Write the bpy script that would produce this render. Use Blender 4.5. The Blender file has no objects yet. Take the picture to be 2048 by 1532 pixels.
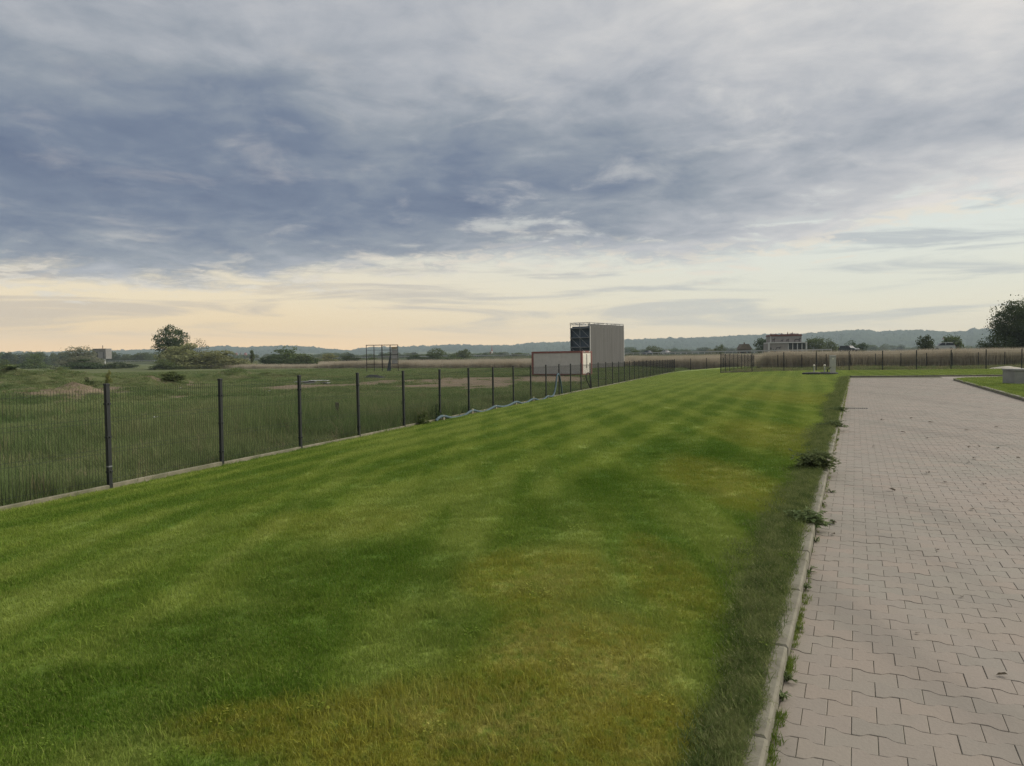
import bpy, math, random
import numpy as np
from mathutils import Matrix, Vector
R = math.radians
random.seed(7); rng = np.random.default_rng(7)
scene = bpy.context.scene
col = scene.collection

# ------------------------------------------------------------------ camera
F_PX, YH, SL, EYE = 1500.0, 712.0, 0.0142, 1.6      # photo is 2048 x 1532
PIT = math.atan((766 - YH) / F_PX); ROL = math.atan(SL)
_f = Vector((0, math.cos(PIT), -math.sin(PIT))); _u0 = Vector((0, math.sin(PIT), math.cos(PIT))); _r0 = Vector((1, 0, 0))
_r = _r0 * math.cos(ROL) - _u0 * math.sin(ROL); _u = _r0 * math.sin(ROL) + _u0 * math.cos(ROL)
cam_d = bpy.data.cameras.new('camera'); cam = bpy.data.objects.new('camera', cam_d); col.objects.link(cam)
cam.matrix_world = Matrix(((_r.x, _u.x, -_f.x, 0), (_r.y, _u.y, -_f.y, 0), (_r.z, _u.z, -_f.z, EYE), (0, 0, 0, 1)))
cam_d.sensor_width = 36; cam_d.lens = 36 * F_PX / 2048; cam_d.clip_start = 0.05; cam_d.clip_end = 20000
scene.camera = cam
EXPO = 1.32
scene.view_settings.view_transform = 'Standard'; scene.view_settings.look = 'None'
scene.view_settings.exposure = EXPO; scene.view_settings.gamma = 1.0
scene.render.engine = 'CYCLES'
scene.cycles.max_bounces = 4; scene.cycles.diffuse_bounces = 2; scene.cycles.transparent_max_bounces = 8
scene.cycles.volume_bounces = 0; scene.cycles.use_adaptive_sampling = False
scene.cycles.use_denoising = True; scene.cycles.denoiser = 'OPENIMAGEDENOISE'; scene.cycles.denoising_prefilter = 'NONE'; scene.cycles.denoising_input_passes = 'RGB_ALBEDO_NORMAL'

def ray(px, py):
    return _f + _r * ((px - 1024) / F_PX) - _u * ((py - 766) / F_PX)
def atz(px, py, z):                      # point of the pixel's ray on the level z
    d = ray(px, py); t = (z - EYE) / d.z
    return Vector((d.x * t, d.y * t, z))
def atd(px, py, Y):                      # point of the pixel's ray at the depth Y
    d = ray(px, py); t = Y / d.y
    return Vector((d.x * t, Y, EYE + d.z * t))

# ------------------------------------------------------------------ node helpers
class S:
    def __init__(s, nt, k): s.nt, s.k = nt, k
    def _m(s, op, *a):
        n = s.nt.nodes.new('ShaderNodeMath'); n.operation = op
        for i, v in enumerate((s,) + a):
            if isinstance(v, S): s.nt.links.new(v.k, n.inputs[i])
            else: n.inputs[i].default_value = v
        return S(s.nt, n.outputs[0])
    def __add__(s, o): return s._m('ADD', o)
    __radd__ = __add__
    def __sub__(s, o): return s._m('SUBTRACT', o)
    def __mul__(s, o): return s._m('MULTIPLY', o)
    __rmul__ = __mul__
    def __truediv__(s, o): return s._m('DIVIDE', o)
    def mx(s, o): return s._m('MAXIMUM', o)
    def mn(s, o): return s._m('MINIMUM', o)
    def clamp(s): return s.mx(0.0).mn(1.0)
def ss(x, a, b, lo=0.0, hi=1.0):
    n = x.nt.nodes.new('ShaderNodeMapRange'); n.interpolation_type = 'SMOOTHSTEP'
    x.nt.links.new(x.k, n.inputs[0])
    for i, v in zip((1, 2, 3, 4), (a, b, lo, hi)): n.inputs[i].default_value = v
    return S(x.nt, n.outputs[0])
def comb(nt, x, y, z=0.0):
    n = nt.nodes.new('ShaderNodeCombineXYZ')
    for i, v in enumerate((x, y, z)):
        if isinstance(v, S): nt.links.new(v.k, n.inputs[i])
        else: n.inputs[i].default_value = v
    return S(nt, n.outputs[0])
def sep(v):
    n = v.nt.nodes.new('ShaderNodeSeparateXYZ'); v.nt.links.new(v.k, n.inputs[0])
    return [S(v.nt, o) for o in n.outputs]
def noise(v, scale, detail=4.0, rough=0.55, dist=0.0, out=0):
    n = v.nt.nodes.new('ShaderNodeTexNoise'); v.nt.links.new(v.k, n.inputs['Vector'])
    n.inputs['Scale'].default_value = scale; n.inputs['Detail'].default_value = detail
    n.inputs['Roughness'].default_value = rough; n.inputs['Distortion'].default_value = dist
    return S(v.nt, n.outputs[out])
def lin(c):
    return tuple(((v / 255) / 12.92 if v <= 10 else (((v / 255) + 0.055) / 1.055) ** 2.4) for v in c)
def ramp(x, stops, interp='LINEAR'):
    n = x.nt.nodes.new('ShaderNodeValToRGB'); x.nt.links.new(x.k, n.inputs[0]); r = n.color_ramp; r.interpolation = interp
    while len(r.elements) < len(stops): r.elements.new(0.5)
    for e, (p, c) in zip(r.elements, stops):
        e.position = p; e.color = (c, c, c, 1) if isinstance(c, (int, float)) else (*c[:3], 1)
    return S(x.nt, n.outputs[0])
def mix(f, a, b, mode='MIX'):
    nt = f.nt if isinstance(f, S) else (a.nt if isinstance(a, S) else b.nt)
    n = nt.nodes.new('ShaderNodeMix'); n.data_type = 'RGBA'; n.blend_type = mode
    for i, v in ((0, f), (6, a), (7, b)):
        if isinstance(v, S): nt.links.new(v.k, n.inputs[i])
        elif i == 0: n.inputs[0].default_value = v
        else: n.inputs[i].default_value = (*v[:3], 1)
    return S(nt, n.outputs[2])
def vmap(v, loc=(0, 0, 0), rot=(0, 0, 0), scl=(1, 1, 1)):
    n = v.nt.nodes.new('ShaderNodeMapping'); v.nt.links.new(v.k, n.inputs[0])
    n.inputs[1].default_value = loc; n.inputs[2].default_value = rot; n.inputs[3].default_value = scl
    return S(v.nt, n.outputs[0])

# ------------------------------------------------------------------ sky and sun
SUN_AZ, SUN_EL = R(78), R(36)            # azimuth clockwise from +Y: low to the right, veiled by cloud
w = bpy.data.worlds.new('World'); scene.world = w; w.use_nodes = True
nt = w.node_tree; nt.nodes.clear()
tc = nt.nodes.new('ShaderNodeTexCoord'); D = S(nt, tc.outputs['Generated'])
dx, dy, dz = sep(D)
zc = dz.mx(0.0)
theta = S(nt, nt.nodes.new('ShaderNodeMath').outputs[0]); theta.k.node.operation = 'ARCTAN2'
nt.links.new(dx.k, theta.k.node.inputs[0]); nt.links.new(dy.k, theta.k.node.inputs[1])
th = theta * (1 / (2 * math.pi)) + 0.5
def tp(t): return t / (2 * math.pi) + 0.5
kk = S(nt, nt.nodes.new('ShaderNodeValue').outputs[0]); kk.k.node.outputs[0].default_value = 1.0
k = kk / (zc + 0.125)
P = comb(nt, dx * k, dy * k, 0.0)
G = 0.5 ** EXPO
def sk(*c): return tuple(v * G for v in lin(c))
edge = ramp(th, [(0.0, .10), (tp(-.9), .10), (tp(-.6), .096), (tp(-.4), .090), (tp(-.28), .106), (tp(-.13), .114), (tp(-.02), .138), (tp(.08), .128),
                 (tp(.16), .120), (tp(.26), .116), (tp(.35), .124), (tp(.45), .146), (tp(.6), .18), (tp(.9), .17), (tp(1.4), .12), (1.0, .10)], 'B_SPLINE')
nA = noise(P, 0.75, 7, 0.58, 0.5)         # large
nB = noise(vmap(P, (3.1, 7.7, 0)), 2.3, 7, 0.58, 0.5)
nC = noise(vmap(P, (9.3, 1.2, 0)), 6.5, 6, 0.62, 0.4)
nD = noise(vmap(P, (21.3, 4.2, 0)), 2.6, 7, 0.62, 0.4)
wob = (nB - 0.5) * 0.085 + (nC - 0.5) * 0.06
deck = ss(zc - edge + wob, -0.014, 0.024)
# how light the cloud deck is: thick and dark in its lower left part, thin higher up and towards the sun
Lz = ramp(zc, [(0.0, .48), (.09, .44), (.125, .33), (.17, .20), (.22, .14), (.265, .20), (.31, .35), (.36, .48), (.42, .54), (.6, .60), (1.0, .6)], 'EASE')
La = ramp(th, [(0.0, .32), (tp(-1.2), .10), (tp(-.6), -0.0), (tp(-.35), 0.0), (tp(-.1), .08), (tp(.12), .20), (tp(.35), .50), (tp(.62), .78), (tp(1.1), .6), (1.0, .32)], 'EASE')
damp = ss(zc, .12, .42, 1.0, .5)
L = Lz + La * damp + (nA - 0.5) * 0.75 + (nB - 0.5) * 0.70 + (nC - 0.5) * 0.30
cloud = ramp(L.clamp(), [(0.0, sk(97, 111, 138)), (.18, sk(114, 127, 149)), (.38, sk(144, 153, 165)), (.58, sk(176, 180, 187)), (.8, sk(205, 205, 206)), (1.0, sk(228, 224, 220))])
nis = nt.nodes.new('ShaderNodeTexSky'); nis.sky_type = 'NISHITA'; nis.sun_disc = False
nis.sun_elevation = R(12); nis.sun_rotation = SUN_AZ
nisc = S(nt, nis.outputs[0])
clearL = ramp(zc, [(0.0, tuple(1.25 * v for v in sk(255, 206, 140))), (.02, tuple(1.15 * v for v in sk(252, 210, 152))), (.045, sk(250, 220, 172)), (.075, sk(240, 222, 190)), (.13, sk(220, 216, 205)), (.3, sk(190, 202, 216)), (1.0, sk(150, 170, 200))])
clearR = ramp(zc, [(0.0, tuple(1.1 * v for v in sk(248, 226, 192))), (.02, sk(246, 230, 200)), (.045, sk(238, 230, 208)), (.075, sk(224, 224, 212)), (.13, sk(216, 222, 220)), (.3, sk(200, 212, 222)), (1.0, sk(150, 170, 200))])
clear = mix(ss(theta, -.45, .5), clearL, clearR)
ndim = mix(1.0, nisc, (.06 * G * 2, .06 * G * 2, .06 * G * 2), 'MULTIPLY')
clear = mix(.06, clear, ndim); clear = mix(1.0, clear, (1.16, 1.13, 1.06), 'MULTIPLY')
# thin grey and pink streaks under the deck's edge
stv = comb(nt, theta * 3.0, dz * 34.0, 0.0)
st = noise(vmap(stv, (2.0, 5.0, 0)), 1.15, 6, 0.6, 0.8)
st2 = noise(vmap(stv, (12.0, 1.0, 0)), 2.6, 5, 0.6, 0.5)
stm = ss(st, .46, .62) * ss(zc, .012, .05) * ss(zc, .06, .15, .75, 1.0)
clear = mix(stm * .72, clear, mix(ss(theta, -.4, .4), sk(186, 176, 170), sk(178, 184, 190)))
pk = ss(st2, .62, .74) * ss(zc, .015, .04) * ss(zc, .17, .10)
clear = mix(pk * .6, clear, sk(246, 222, 196))
puff = ss(nD, .50, .74) * ss(zc, .50, .30)
cloud = mix(puff * ss(theta, -.7, .2, .28, .5), cloud, mix(ss(theta, -.4, .4), sk(200, 197, 195), sk(228, 226, 221)))
gapm = ss(nD + (nC - .5) * .45, .55, .68) * ss(zc - edge, .085, .015) * (ss(theta, -.12, .06) * ss(theta, .62, .40) * .6 + .4)
skyc = mix(deck * (gapm * -.75 + 1.0), clear, cloud)
# bright silver lining right on the edge
rim = ss(zc - edge + wob, -.020, .002) * ss(zc - edge + wob, .034, .006) * ss(nC, .47, .60)
skyc = mix(rim * .7, skyc, sk(240, 230, 212))
bg = nt.nodes.new('ShaderNodeBackground'); nt.links.new(skyc.k, bg.inputs[0]); bg.inputs[1].default_value = 1.0
wo = nt.nodes.new('ShaderNodeOutputWorld'); nt.links.new(bg.outputs[0], wo.inputs[0])
w.cycles.sampling_method = 'MANUAL'; w.cycles.sample_map_resolution = 512
sun_d = bpy.data.lights.new('sun', 'SUN'); sun_d.energy = 1.5; sun_d.angle = R(50); sun_d.color = (1.0, .93, .82)
sun = bpy.data.objects.new('sun', sun_d); col.objects.link(sun)
sv = Vector((math.sin(SUN_AZ) * math.cos(SUN_EL), math.cos(SUN_AZ) * math.cos(SUN_EL), math.sin(SUN_EL)))
sun.rotation_euler = sv.to_track_quat('Z', 'Y').to_euler(); sun.location = sv * 60

# ------------------------------------------------------------------ materials
MATS = {}
def newmat(name):
    m = bpy.data.materials.new(name); m.use_nodes = True; t = m.node_tree; t.nodes.clear()
    o = t.nodes.new('ShaderNodeOutputMaterial'); b = t.nodes.new('ShaderNodeBsdfPrincipled'); t.links.new(b.outputs[0], o.inputs[0])
    MATS[name] = m
    return m, t, b, o
def pos(t): return S(t, t.nodes.new('ShaderNodeNewGeometry').outputs['Position'])
def obco(t): return S(t, t.nodes.new('ShaderNodeTexCoord').outputs['Object'])
def bump(t, b, h, dist, strength=1.0):
    n = t.nodes.new('ShaderNodeBump'); n.inputs['Strength'].default_value = strength; n.inputs['Distance'].default_value = dist
    t.links.new(h.k, n.inputs['Height']); t.links.new(n.outputs[0], b.inputs['Normal'])
def simple(name, c, rough=.7, var=.25, scale=8.0, metal=0.0, bmp=0.0, spec=.3, c2=None):
    m, t, b, o = newmat(name); p = obco(t)
    n = noise(p, scale, 5, .6); c2 = c2 or tuple(v * (1 - var) for v in c)
    cc = mix(ss(n, .36, .66), c2, c)
    n2 = noise(p, scale * 7, 3, .6); cc = mix(ss(n2, .3, .7) * (var * .7), cc, tuple(v * .6 for v in c))
    t.links.new(cc.k, b.inputs['Base Color']); b.inputs['Roughness'].default_value = rough; b.inputs['Metallic'].default_value = metal
    b.inputs['Specular IOR Level'].default_value = spec
    if bmp: bump(t, b, n2, bmp)
    return m
def leafmat(name, c, c2, trans=.35, vscale=.8, objvar=.25):
    m = bpy.data.materials.new(name); m.use_nodes = True; t = m.node_tree; t.nodes.clear(); MATS[name] = m
    o = t.nodes.new('ShaderNodeOutputMaterial')
    p = pos(t); n = noise(p, vscale, 4, .6)
    oi = t.nodes.new('ShaderNodeObjectInfo'); rr = S(t, oi.outputs['Random'])
    cc = mix(ss(n, .32, .68), c, c2)
    hs = t.nodes.new('ShaderNodeHueSaturation'); t.links.new(cc.k, hs.inputs['Color'])
    t.links.new((rr * objvar + (1 - objvar * .5)).k, hs.inputs['Value']); t.links.new((rr * .03 + .485).k, hs.inputs['Hue'])
    d = t.nodes.new('ShaderNodeBsdfDiffuse'); tr = t.nodes.new('ShaderNodeBsdfTranslucent'); mx = t.nodes.new('ShaderNodeMixShader')
    t.links.new(hs.outputs[0], d.inputs[0]); t.links.new(hs.outputs[0], tr.inputs[0]); mx.inputs[0].default_value = trans
    t.links.new(d.outputs[0], mx.inputs[1]); t.links.new(tr.outputs[0], mx.inputs[2]); t.links.new(mx.outputs[0], o.inputs[0])
    return m

# ------------------------------------------------------------------ mesh builder
class MB:
    def __init__(s): s.v = []; s.f = []; s.mi = []; s.cur = 0
    def quad(s, *p):
        i = len(s.v); s.v += [tuple(q) for q in p]; s.f.append(tuple(range(i, i + len(p)))); s.mi.append(s.cur); return s
    def hexa(s, p):                      # 8 points: bottom 4 ccw, top 4 ccw
        i = len(s.v); s.v += [tuple(q) for q in p]
        for f in ((3, 2, 1, 0), (4, 5, 6, 7), (0, 1, 5, 4), (1, 2, 6, 5), (2, 3, 7, 6), (3, 0, 4, 7)):
            s.f.append(tuple(i + k for k in f)); s.mi.append(s.cur)
        return s
    def box(s, x0, x1, y0, y1, z0, z1):
        return s.hexa([(x0, y0, z0), (x1, y0, z0), (x1, y1, z0), (x0, y1, z0), (x0, y0, z1), (x1, y0, z1), (x1, y1, z1), (x0, y1, z1)])
    def cbox(s, x0, x1, y0, y1, z0, z1, c):     # box with chamfered top edges
        s.hexa([(x0, y0, z0), (x1, y0, z0), (x1, y1, z0), (x0, y1, z0), (x0, y0, z1 - c), (x1, y0, z1 - c), (x1, y1, z1 - c), (x0, y1, z1 - c)])
        return s.hexa([(x0, y0, z1 - c), (x1, y0, z1 - c), (x1, y1, z1 - c), (x0, y1, z1 - c), (x0 + c, y0 + c, z1), (x1 - c, y0 + c, z1), (x1 - c, y1 - c, z1), (x0 + c, y1 - c, z1)])
    def bar(s, a, b, w_, h_=None):       # square bar between two points
        a, b = Vector(a), Vector(b); h_ = h_ or w_; d = (b - a).normalized()
        up = Vector((0, 0, 1)) if abs(d.z) < .95 else Vector((0, 1, 0))
        x = d.cross(up).normalized() * (w_ / 2); y = x.cross(d).normalized() * (h_ / 2)
        return s.hexa([a - x - y, a + x - y, a + x + y, a - x + y, b - x - y, b + x - y, b + x + y, b - x + y])
    def tube(s, pts, rad, n=8, caps=True):
        pts = [Vector(p) for p in pts]; i0 = len(s.v); m = len(pts); up = Vector((0.13, 0.21, 1)).normalized()
        for j, p in enumerate(pts):
            d = (pts[min(j + 1, m - 1)] - pts[max(j - 1, 0)]).normalized()
            x = d.cross(up)
            if x.length < .05: x = d.cross(Vector((1, 0, 0)))
            x.normalize(); y = x.cross(d); r = rad[j] if hasattr(rad, '__len__') else rad
            for q in range(n):
                a = 2 * math.pi * q / n; s.v.append(tuple(p + x * (r * math.cos(a)) + y * (r * math.sin(a))))
        for j in range(m - 1):
            for q in range(n):
                a = i0 + j * n + q; b = i0 + j * n + (q + 1) % n
                s.f.append((a, b, b + n, a + n)); s.mi.append(s.cur)
        if caps:
            s.f.append(tuple(i0 + q for q in range(n - 1, -1, -1))); s.mi.append(s.cur)
            s.f.append(tuple(i0 + (m - 1) * n + q for q in range(n))); s.mi.append(s.cur)
        return s
    def prism(s, prof, y0, y1):          # profile in xz extruded along y
        i = len(s.v); n = len(prof)
        s.v += [(p[0], y0, p[1]) for p in prof] + [(p[0], y1, p[1]) for p in prof]
        s.f.append(tuple(i + q for q in range(n))); s.f.append(tuple(i + n + q for q in range(n - 1, -1, -1))); s.mi += [s.cur] * 2
        for q in range(n):
            b = (q + 1) % n; s.f.append((i + q, i + n + q, i + n + b, i + b)); s.mi.append(s.cur)
        return s
    def mesh(s, name, mats, smooth=False):
        me = bpy.data.meshes.new(name); me.from_pydata(s.v, [], s.f)
        for m in (mats if isinstance(mats, (list, tuple)) else [mats]): me.materials.append(m)
        if any(s.mi): me.polygons.foreach_set('material_index', s.mi)
        if smooth: me.polygons.foreach_set('use_smooth', [True] * len(me.polygons))
        me.update(); return me
    def build(s, name, mats, parent=None, smooth=False):
        return link(name, s.mesh(name, mats, smooth), parent)
def link(name, data, parent=None):
    o = bpy.data.objects.new(name, data); col.objects.link(o)
    if parent is not None: o.parent = parent
    return o
def nmesh(name, V, Fq, mats, smooth=False):
    me = bpy.data.meshes.new(name); V = np.asarray(V, float); Fq = np.asarray(Fq, np.int32); k_ = Fq.shape[1]
    me.vertices.add(len(V)); me.vertices.foreach_set('co', V.ravel())
    me.loops.add(Fq.size); me.loops.foreach_set('vertex_index', Fq.ravel())
    me.polygons.add(len(Fq)); me.polygons.foreach_set('loop_start', np.arange(0, Fq.size, k_, dtype=np.int32))
    for m in (mats if isinstance(mats, (list, tuple)) else [mats]): me.materials.append(m)
    me.update(calc_edges=True)
    if smooth: me.polygons.foreach_set('use_smooth', np.ones(len(Fq), bool))
    return me
def tag(o, label=None, cat=None, group=None, kind=None):
    if label: o['label'] = label
    if cat: o['category'] = cat
    if group: o['group'] = group
    if kind: o['kind'] = kind
    return o
def thing(name, loc, label, cat, group=None, rz=0.0, scale=None):
    o = link(name, None); o.location = loc; o.rotation_euler = (0, 0, rz); o.empty_display_size = .2
    if scale: o.scale = (scale,) * 3 if isinstance(scale, (int, float)) else scale
    return tag(o, label, cat, group)
def copy_tree(o, parent=None):
    c = o.copy(); col.objects.link(c); c.parent = parent
    for ch in o.children: copy_tree(ch, c)
    return c
def nz(x, y, s, seed=0):                 # cheap smooth numpy noise in -1..1
    r_ = np.random.default_rng(seed); out = 0; amp = 1; tot = 0
    for o_ in range(4):
        for _ in range(3):
            a = r_.uniform(0, 2 * np.pi); ph = r_.uniform(0, 6.28); fr = s * (2 ** o_) * r_.uniform(.7, 1.4)
            out = out + amp * np.sin((x * np.cos(a) + y * np.sin(a)) * fr + ph + 1.3 * np.sin((x * np.sin(a) - y * np.cos(a)) * fr * .7 + ph * 2)); tot += amp
        amp *= .55
    return out / tot * 1.8
def sst(x, a, b):
    t = np.clip((x - a) / (b - a), 0, 1); return t * t * (3 - 2 * t)

# ------------------------------------------------------------------ plan of the place
FH = .3113; F0 = np.array([-6.07, 11.22]); FD = np.array([math.sin(FH), math.cos(FH)]); FN = np.array([-FD[1], FD[0]])
def fz(s): return -.286 - .0041 * s
LA = R(24.6); LU = np.array([math.sin(LA), math.cos(LA)]); LV = np.array([math.cos(LA), -math.sin(LA)])
K0 = np.array([0.985, 2.90])             # a point of the left edge of the paving
LANE = 5.0
BD = np.array([math.cos(R(-11)), math.sin(R(-11))]); BN = np.array([-BD[1], BD[0]])   # direction of the rear fence and cross lane
E0 = np.array([20.75, 45.9])             # where the left kerb meets the end kerb
C0 = np.array([17.35, 62.3])             # corner post of the inner fence
def lane_u(x, y): return (x - K0[0]) * LU[0] + (y - K0[1]) * LU[1]
def lane_v(x, y): return (x - K0[0]) * LV[0] + (y - K0[1]) * LV[1]
def f_s(x, y): return (x - F0[0]) * FD[0] + (y - F0[1]) * FD[1]
def f_d(x, y): return (x - F0[0]) * FN[0] + (y - F0[1]) * FN[1]     # > 0 outside the fence
def e_d(x, y): return (x - E0[0]) * BN[0] + (y - E0[1]) * BN[1]     # > 0 beyond the end kerb
def c_d(x, y): return (x - C0[0]) * BN[0] + (y - C0[1]) * BN[1]     # > 0 beyond the inner fence
SIDE = float(lane_v(*C0))                # lane_v of the inner fence's side run
def kerb_z(x, y): return .085 + .0 * x
def lawn_z(x, y):
    a = -f_d(x, y); b = -lane_v(x, y)
    t = np.clip(a / np.maximum(a + b, .2), 0, 1); e = 1 - (1 - t) ** 2.6
    z = fz(f_s(x, y)) - .03; zz = z + (kerb_z(x, y) - z) * e
    return zz + .015 * nz(x, y, 1.1, 3) * np.clip(a, 0, 1)
def field_z(x, y):
    s = np.clip(f_s(x, y), -15, 85); d = f_d(x, y); r = np.hypot(x, y)
    left = fz(s) - .06 - .03 * sst(d, .2, 6)
    back = sst(c_d(x, y) + 0 * x, -6, 4) * sst(lane_v(x, y), SIDE - 4, SIDE + 1)
    z = left * (1 - back) + (-.06 - .3 * sst(c_d(x, y), 4, 40)) * back
    z = z + .07 * nz(x, y, .5, 11) * sst(d, .3, 4) * (1 - back)
    # heaps of dug earth on the left
    for (px, py, dd, rx, ry, h) in HEAPS:
        q = ((x - px) / rx) ** 2 + ((y - py) / ry) ** 2
        z = z + h * np.exp(-q * 1.4) * (1 + .6 * nz(x, y, 1.1, 21)) * sst(d, 1, 4)
    inside = (np.minimum(np.minimum(-d, -c_d(x, y)), 60)) if False else None
    ins_a = np.minimum(np.minimum(-d, SIDE - lane_v(x, y)), 96 - y)
    ins_b = np.minimum(-d, -c_d(x, y))
    ins = np.maximum(ins_a, ins_b); ins = np.minimum(ins, 50 - x)
    z = np.where(ins > .05, np.minimum(z, -.0 + fz(s)) - .75 * sst(ins, .05, 1.4), z)
    far = sst(r, 130, 320); z = z * (1 - far) + (-.45) * far
    return z
HEAPS = []
for (px, py, Y, wpx, h, ry) in [(20, 745, 62, 150, 1.0, 5), (110, 742, 66, 100, 1.0, 4), (200, 741, 66, 90, .9, 4), (265, 748, 58, 70, 1.0, 3), (345, 752, 62, 62, 1.15, 3.2),
                                (440, 742, 84, 70, .7, 4), (500, 742, 88, 90, .9, 5), (600, 748, 92, 60, .7, 3), (60, 772, 42, 120, .7, 3), (160, 770, 45, 60, .75, 2.2), (-60, 740, 60, 160, .9, 6), (300, 788, 42, 60, .35, 2)]:
    p = atd(px, py, Y); HEAPS.append((p.x, Y, 0, wpx / F_PX * Y * .75, ry * 1.5, h * .62))
def soil_mask(x, y):                     # bare earth and sand outside the fence
    m = np.zeros_like(x)
    for (px, py, wpx, ry, a) in SOIL:
        p = atz(px, py, -.5); rx = wpx / F_PX * p.y * .5; ry = ry * 1.5
        q = ((x - p.x) / rx) ** 2 + ((y - p.y) / ry) ** 2
        m = np.maximum(m, a * sst(1.15 - q + .5 * nz(x, y, .55, 31) + .45 * nz(x, y, 1.9, 35), 0, .6))
    for (hx_, hy_, _d, rx, ry, h) in HEAPS:
        q = ((x - hx_) / rx) ** 2 + ((y - hy_ + ry * .35) / ry) ** 2
        m = np.maximum(m, .55 * sst(.15 - q + 1.1 * nz(x, y, 1.3, 33), .0, .8))
    return m
SOIL = [(60, 797, 300, 4, .7), (140, 806, 160, 3, .6), (930, 761, 260, 13, 1), (1100, 756, 190, 11, 1), (640, 772, 210, 4.5, 1), (770, 763, 140, 6, .9), (80, 792, 260, 5.5, .9), (10, 786, 160, 4, .8), (170, 760, 120, 3, .6), (370, 796, 60, 1.6, .8), (310, 790, 50, 1.5, .7),
        (100, 752, 80, 4, .7), (420, 770, 90, 3, .6), (400, 812, 70, 1.2, .5), (610, 742, 34, 7, .8), (20, 850, 120, 2, .35), (680, 842, 90, .8, .35), (235, 757, 60, 4, .6)]

# ------------------------------------------------------------------ ground, lawn
def axis(a, b, near0, near1, step, grow):
    v = [near0]
    while v[-1] < near1: v.append(v[-1] + step)
    s_ = step
    while v[-1] < b: s_ *= grow; v.append(v[-1] + s_)
    s_ = step; lo = [near0]
    while lo[-1] > a: s_ *= grow; lo.append(lo[-1] - s_)
    return np.array(lo[:0:-1] + v)
m, t, b, o = newmat('field_ground'); p = pos(t)
at_ = t.nodes.new('ShaderNodeAttribute'); at_.attribute_name = 'soil'; so = S(t, at_.outputs['Fac'])
n1 = noise(p, .18, 6, .6); n2 = noise(p, 1.7, 5, .65); n3 = noise(p, 9, 3, .6)
gr = mix(ss(n1, .35, .65), (.085, .105, .045), (.125, .140, .060)); gr = mix(ss(n2, .45, .75) * .5, gr, (.165, .155, .080)); gr = mix(ss(n3, .4, .7) * .35, gr, (.060, .078, .030))
sd_ = mix(ss(n2, .3, .7), (.145, .115, .080), (.235, .185, .130)); sd_ = mix(ss(n3, .45, .7) * .6, sd_, (.10, .090, .055))
cc = mix(ss(so + (n2 - .5) * .5, .35, .6), gr, sd_)
t.links.new(cc.k, b.inputs['Base Color']); b.inputs['Roughness'].default_value = .95; b.inputs['Specular IOR Level'].default_value = .1
bump(t, b, n3 + n2, .08)
xs = axis(-2900, 2900, -70, 70, .8, 1.13); ys = axis(-2900, 2900, -6, 110, .8, 1.13); xs = np.clip(xs, -3650, 3650); ys = np.clip(ys, -3650, 3650)
X, Y = np.meshgrid(xs, ys); Z = field_z(X, Y)
V = np.stack([X, Y, Z], -1).reshape(-1, 3); nx, ny = len(xs), len(ys)
I = (np.arange(ny - 1)[:, None] * nx + np.arange(nx - 1)[None]).ravel(); Q = np.stack([I, I + 1, I + nx + 1, I + nx], -1)
me = nmesh('ground', V, Q, m, True)
a_ = me.attributes.new('soil', 'FLOAT', 'POINT'); a_.data.foreach_set('value', soil_mask(X, Y).ravel().astype(np.float32) * (np.hypot(X, Y).ravel() < 120))
tag(link('ground', me), 'rough green field with bare earth beyond the fence', kind='structure')

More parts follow.
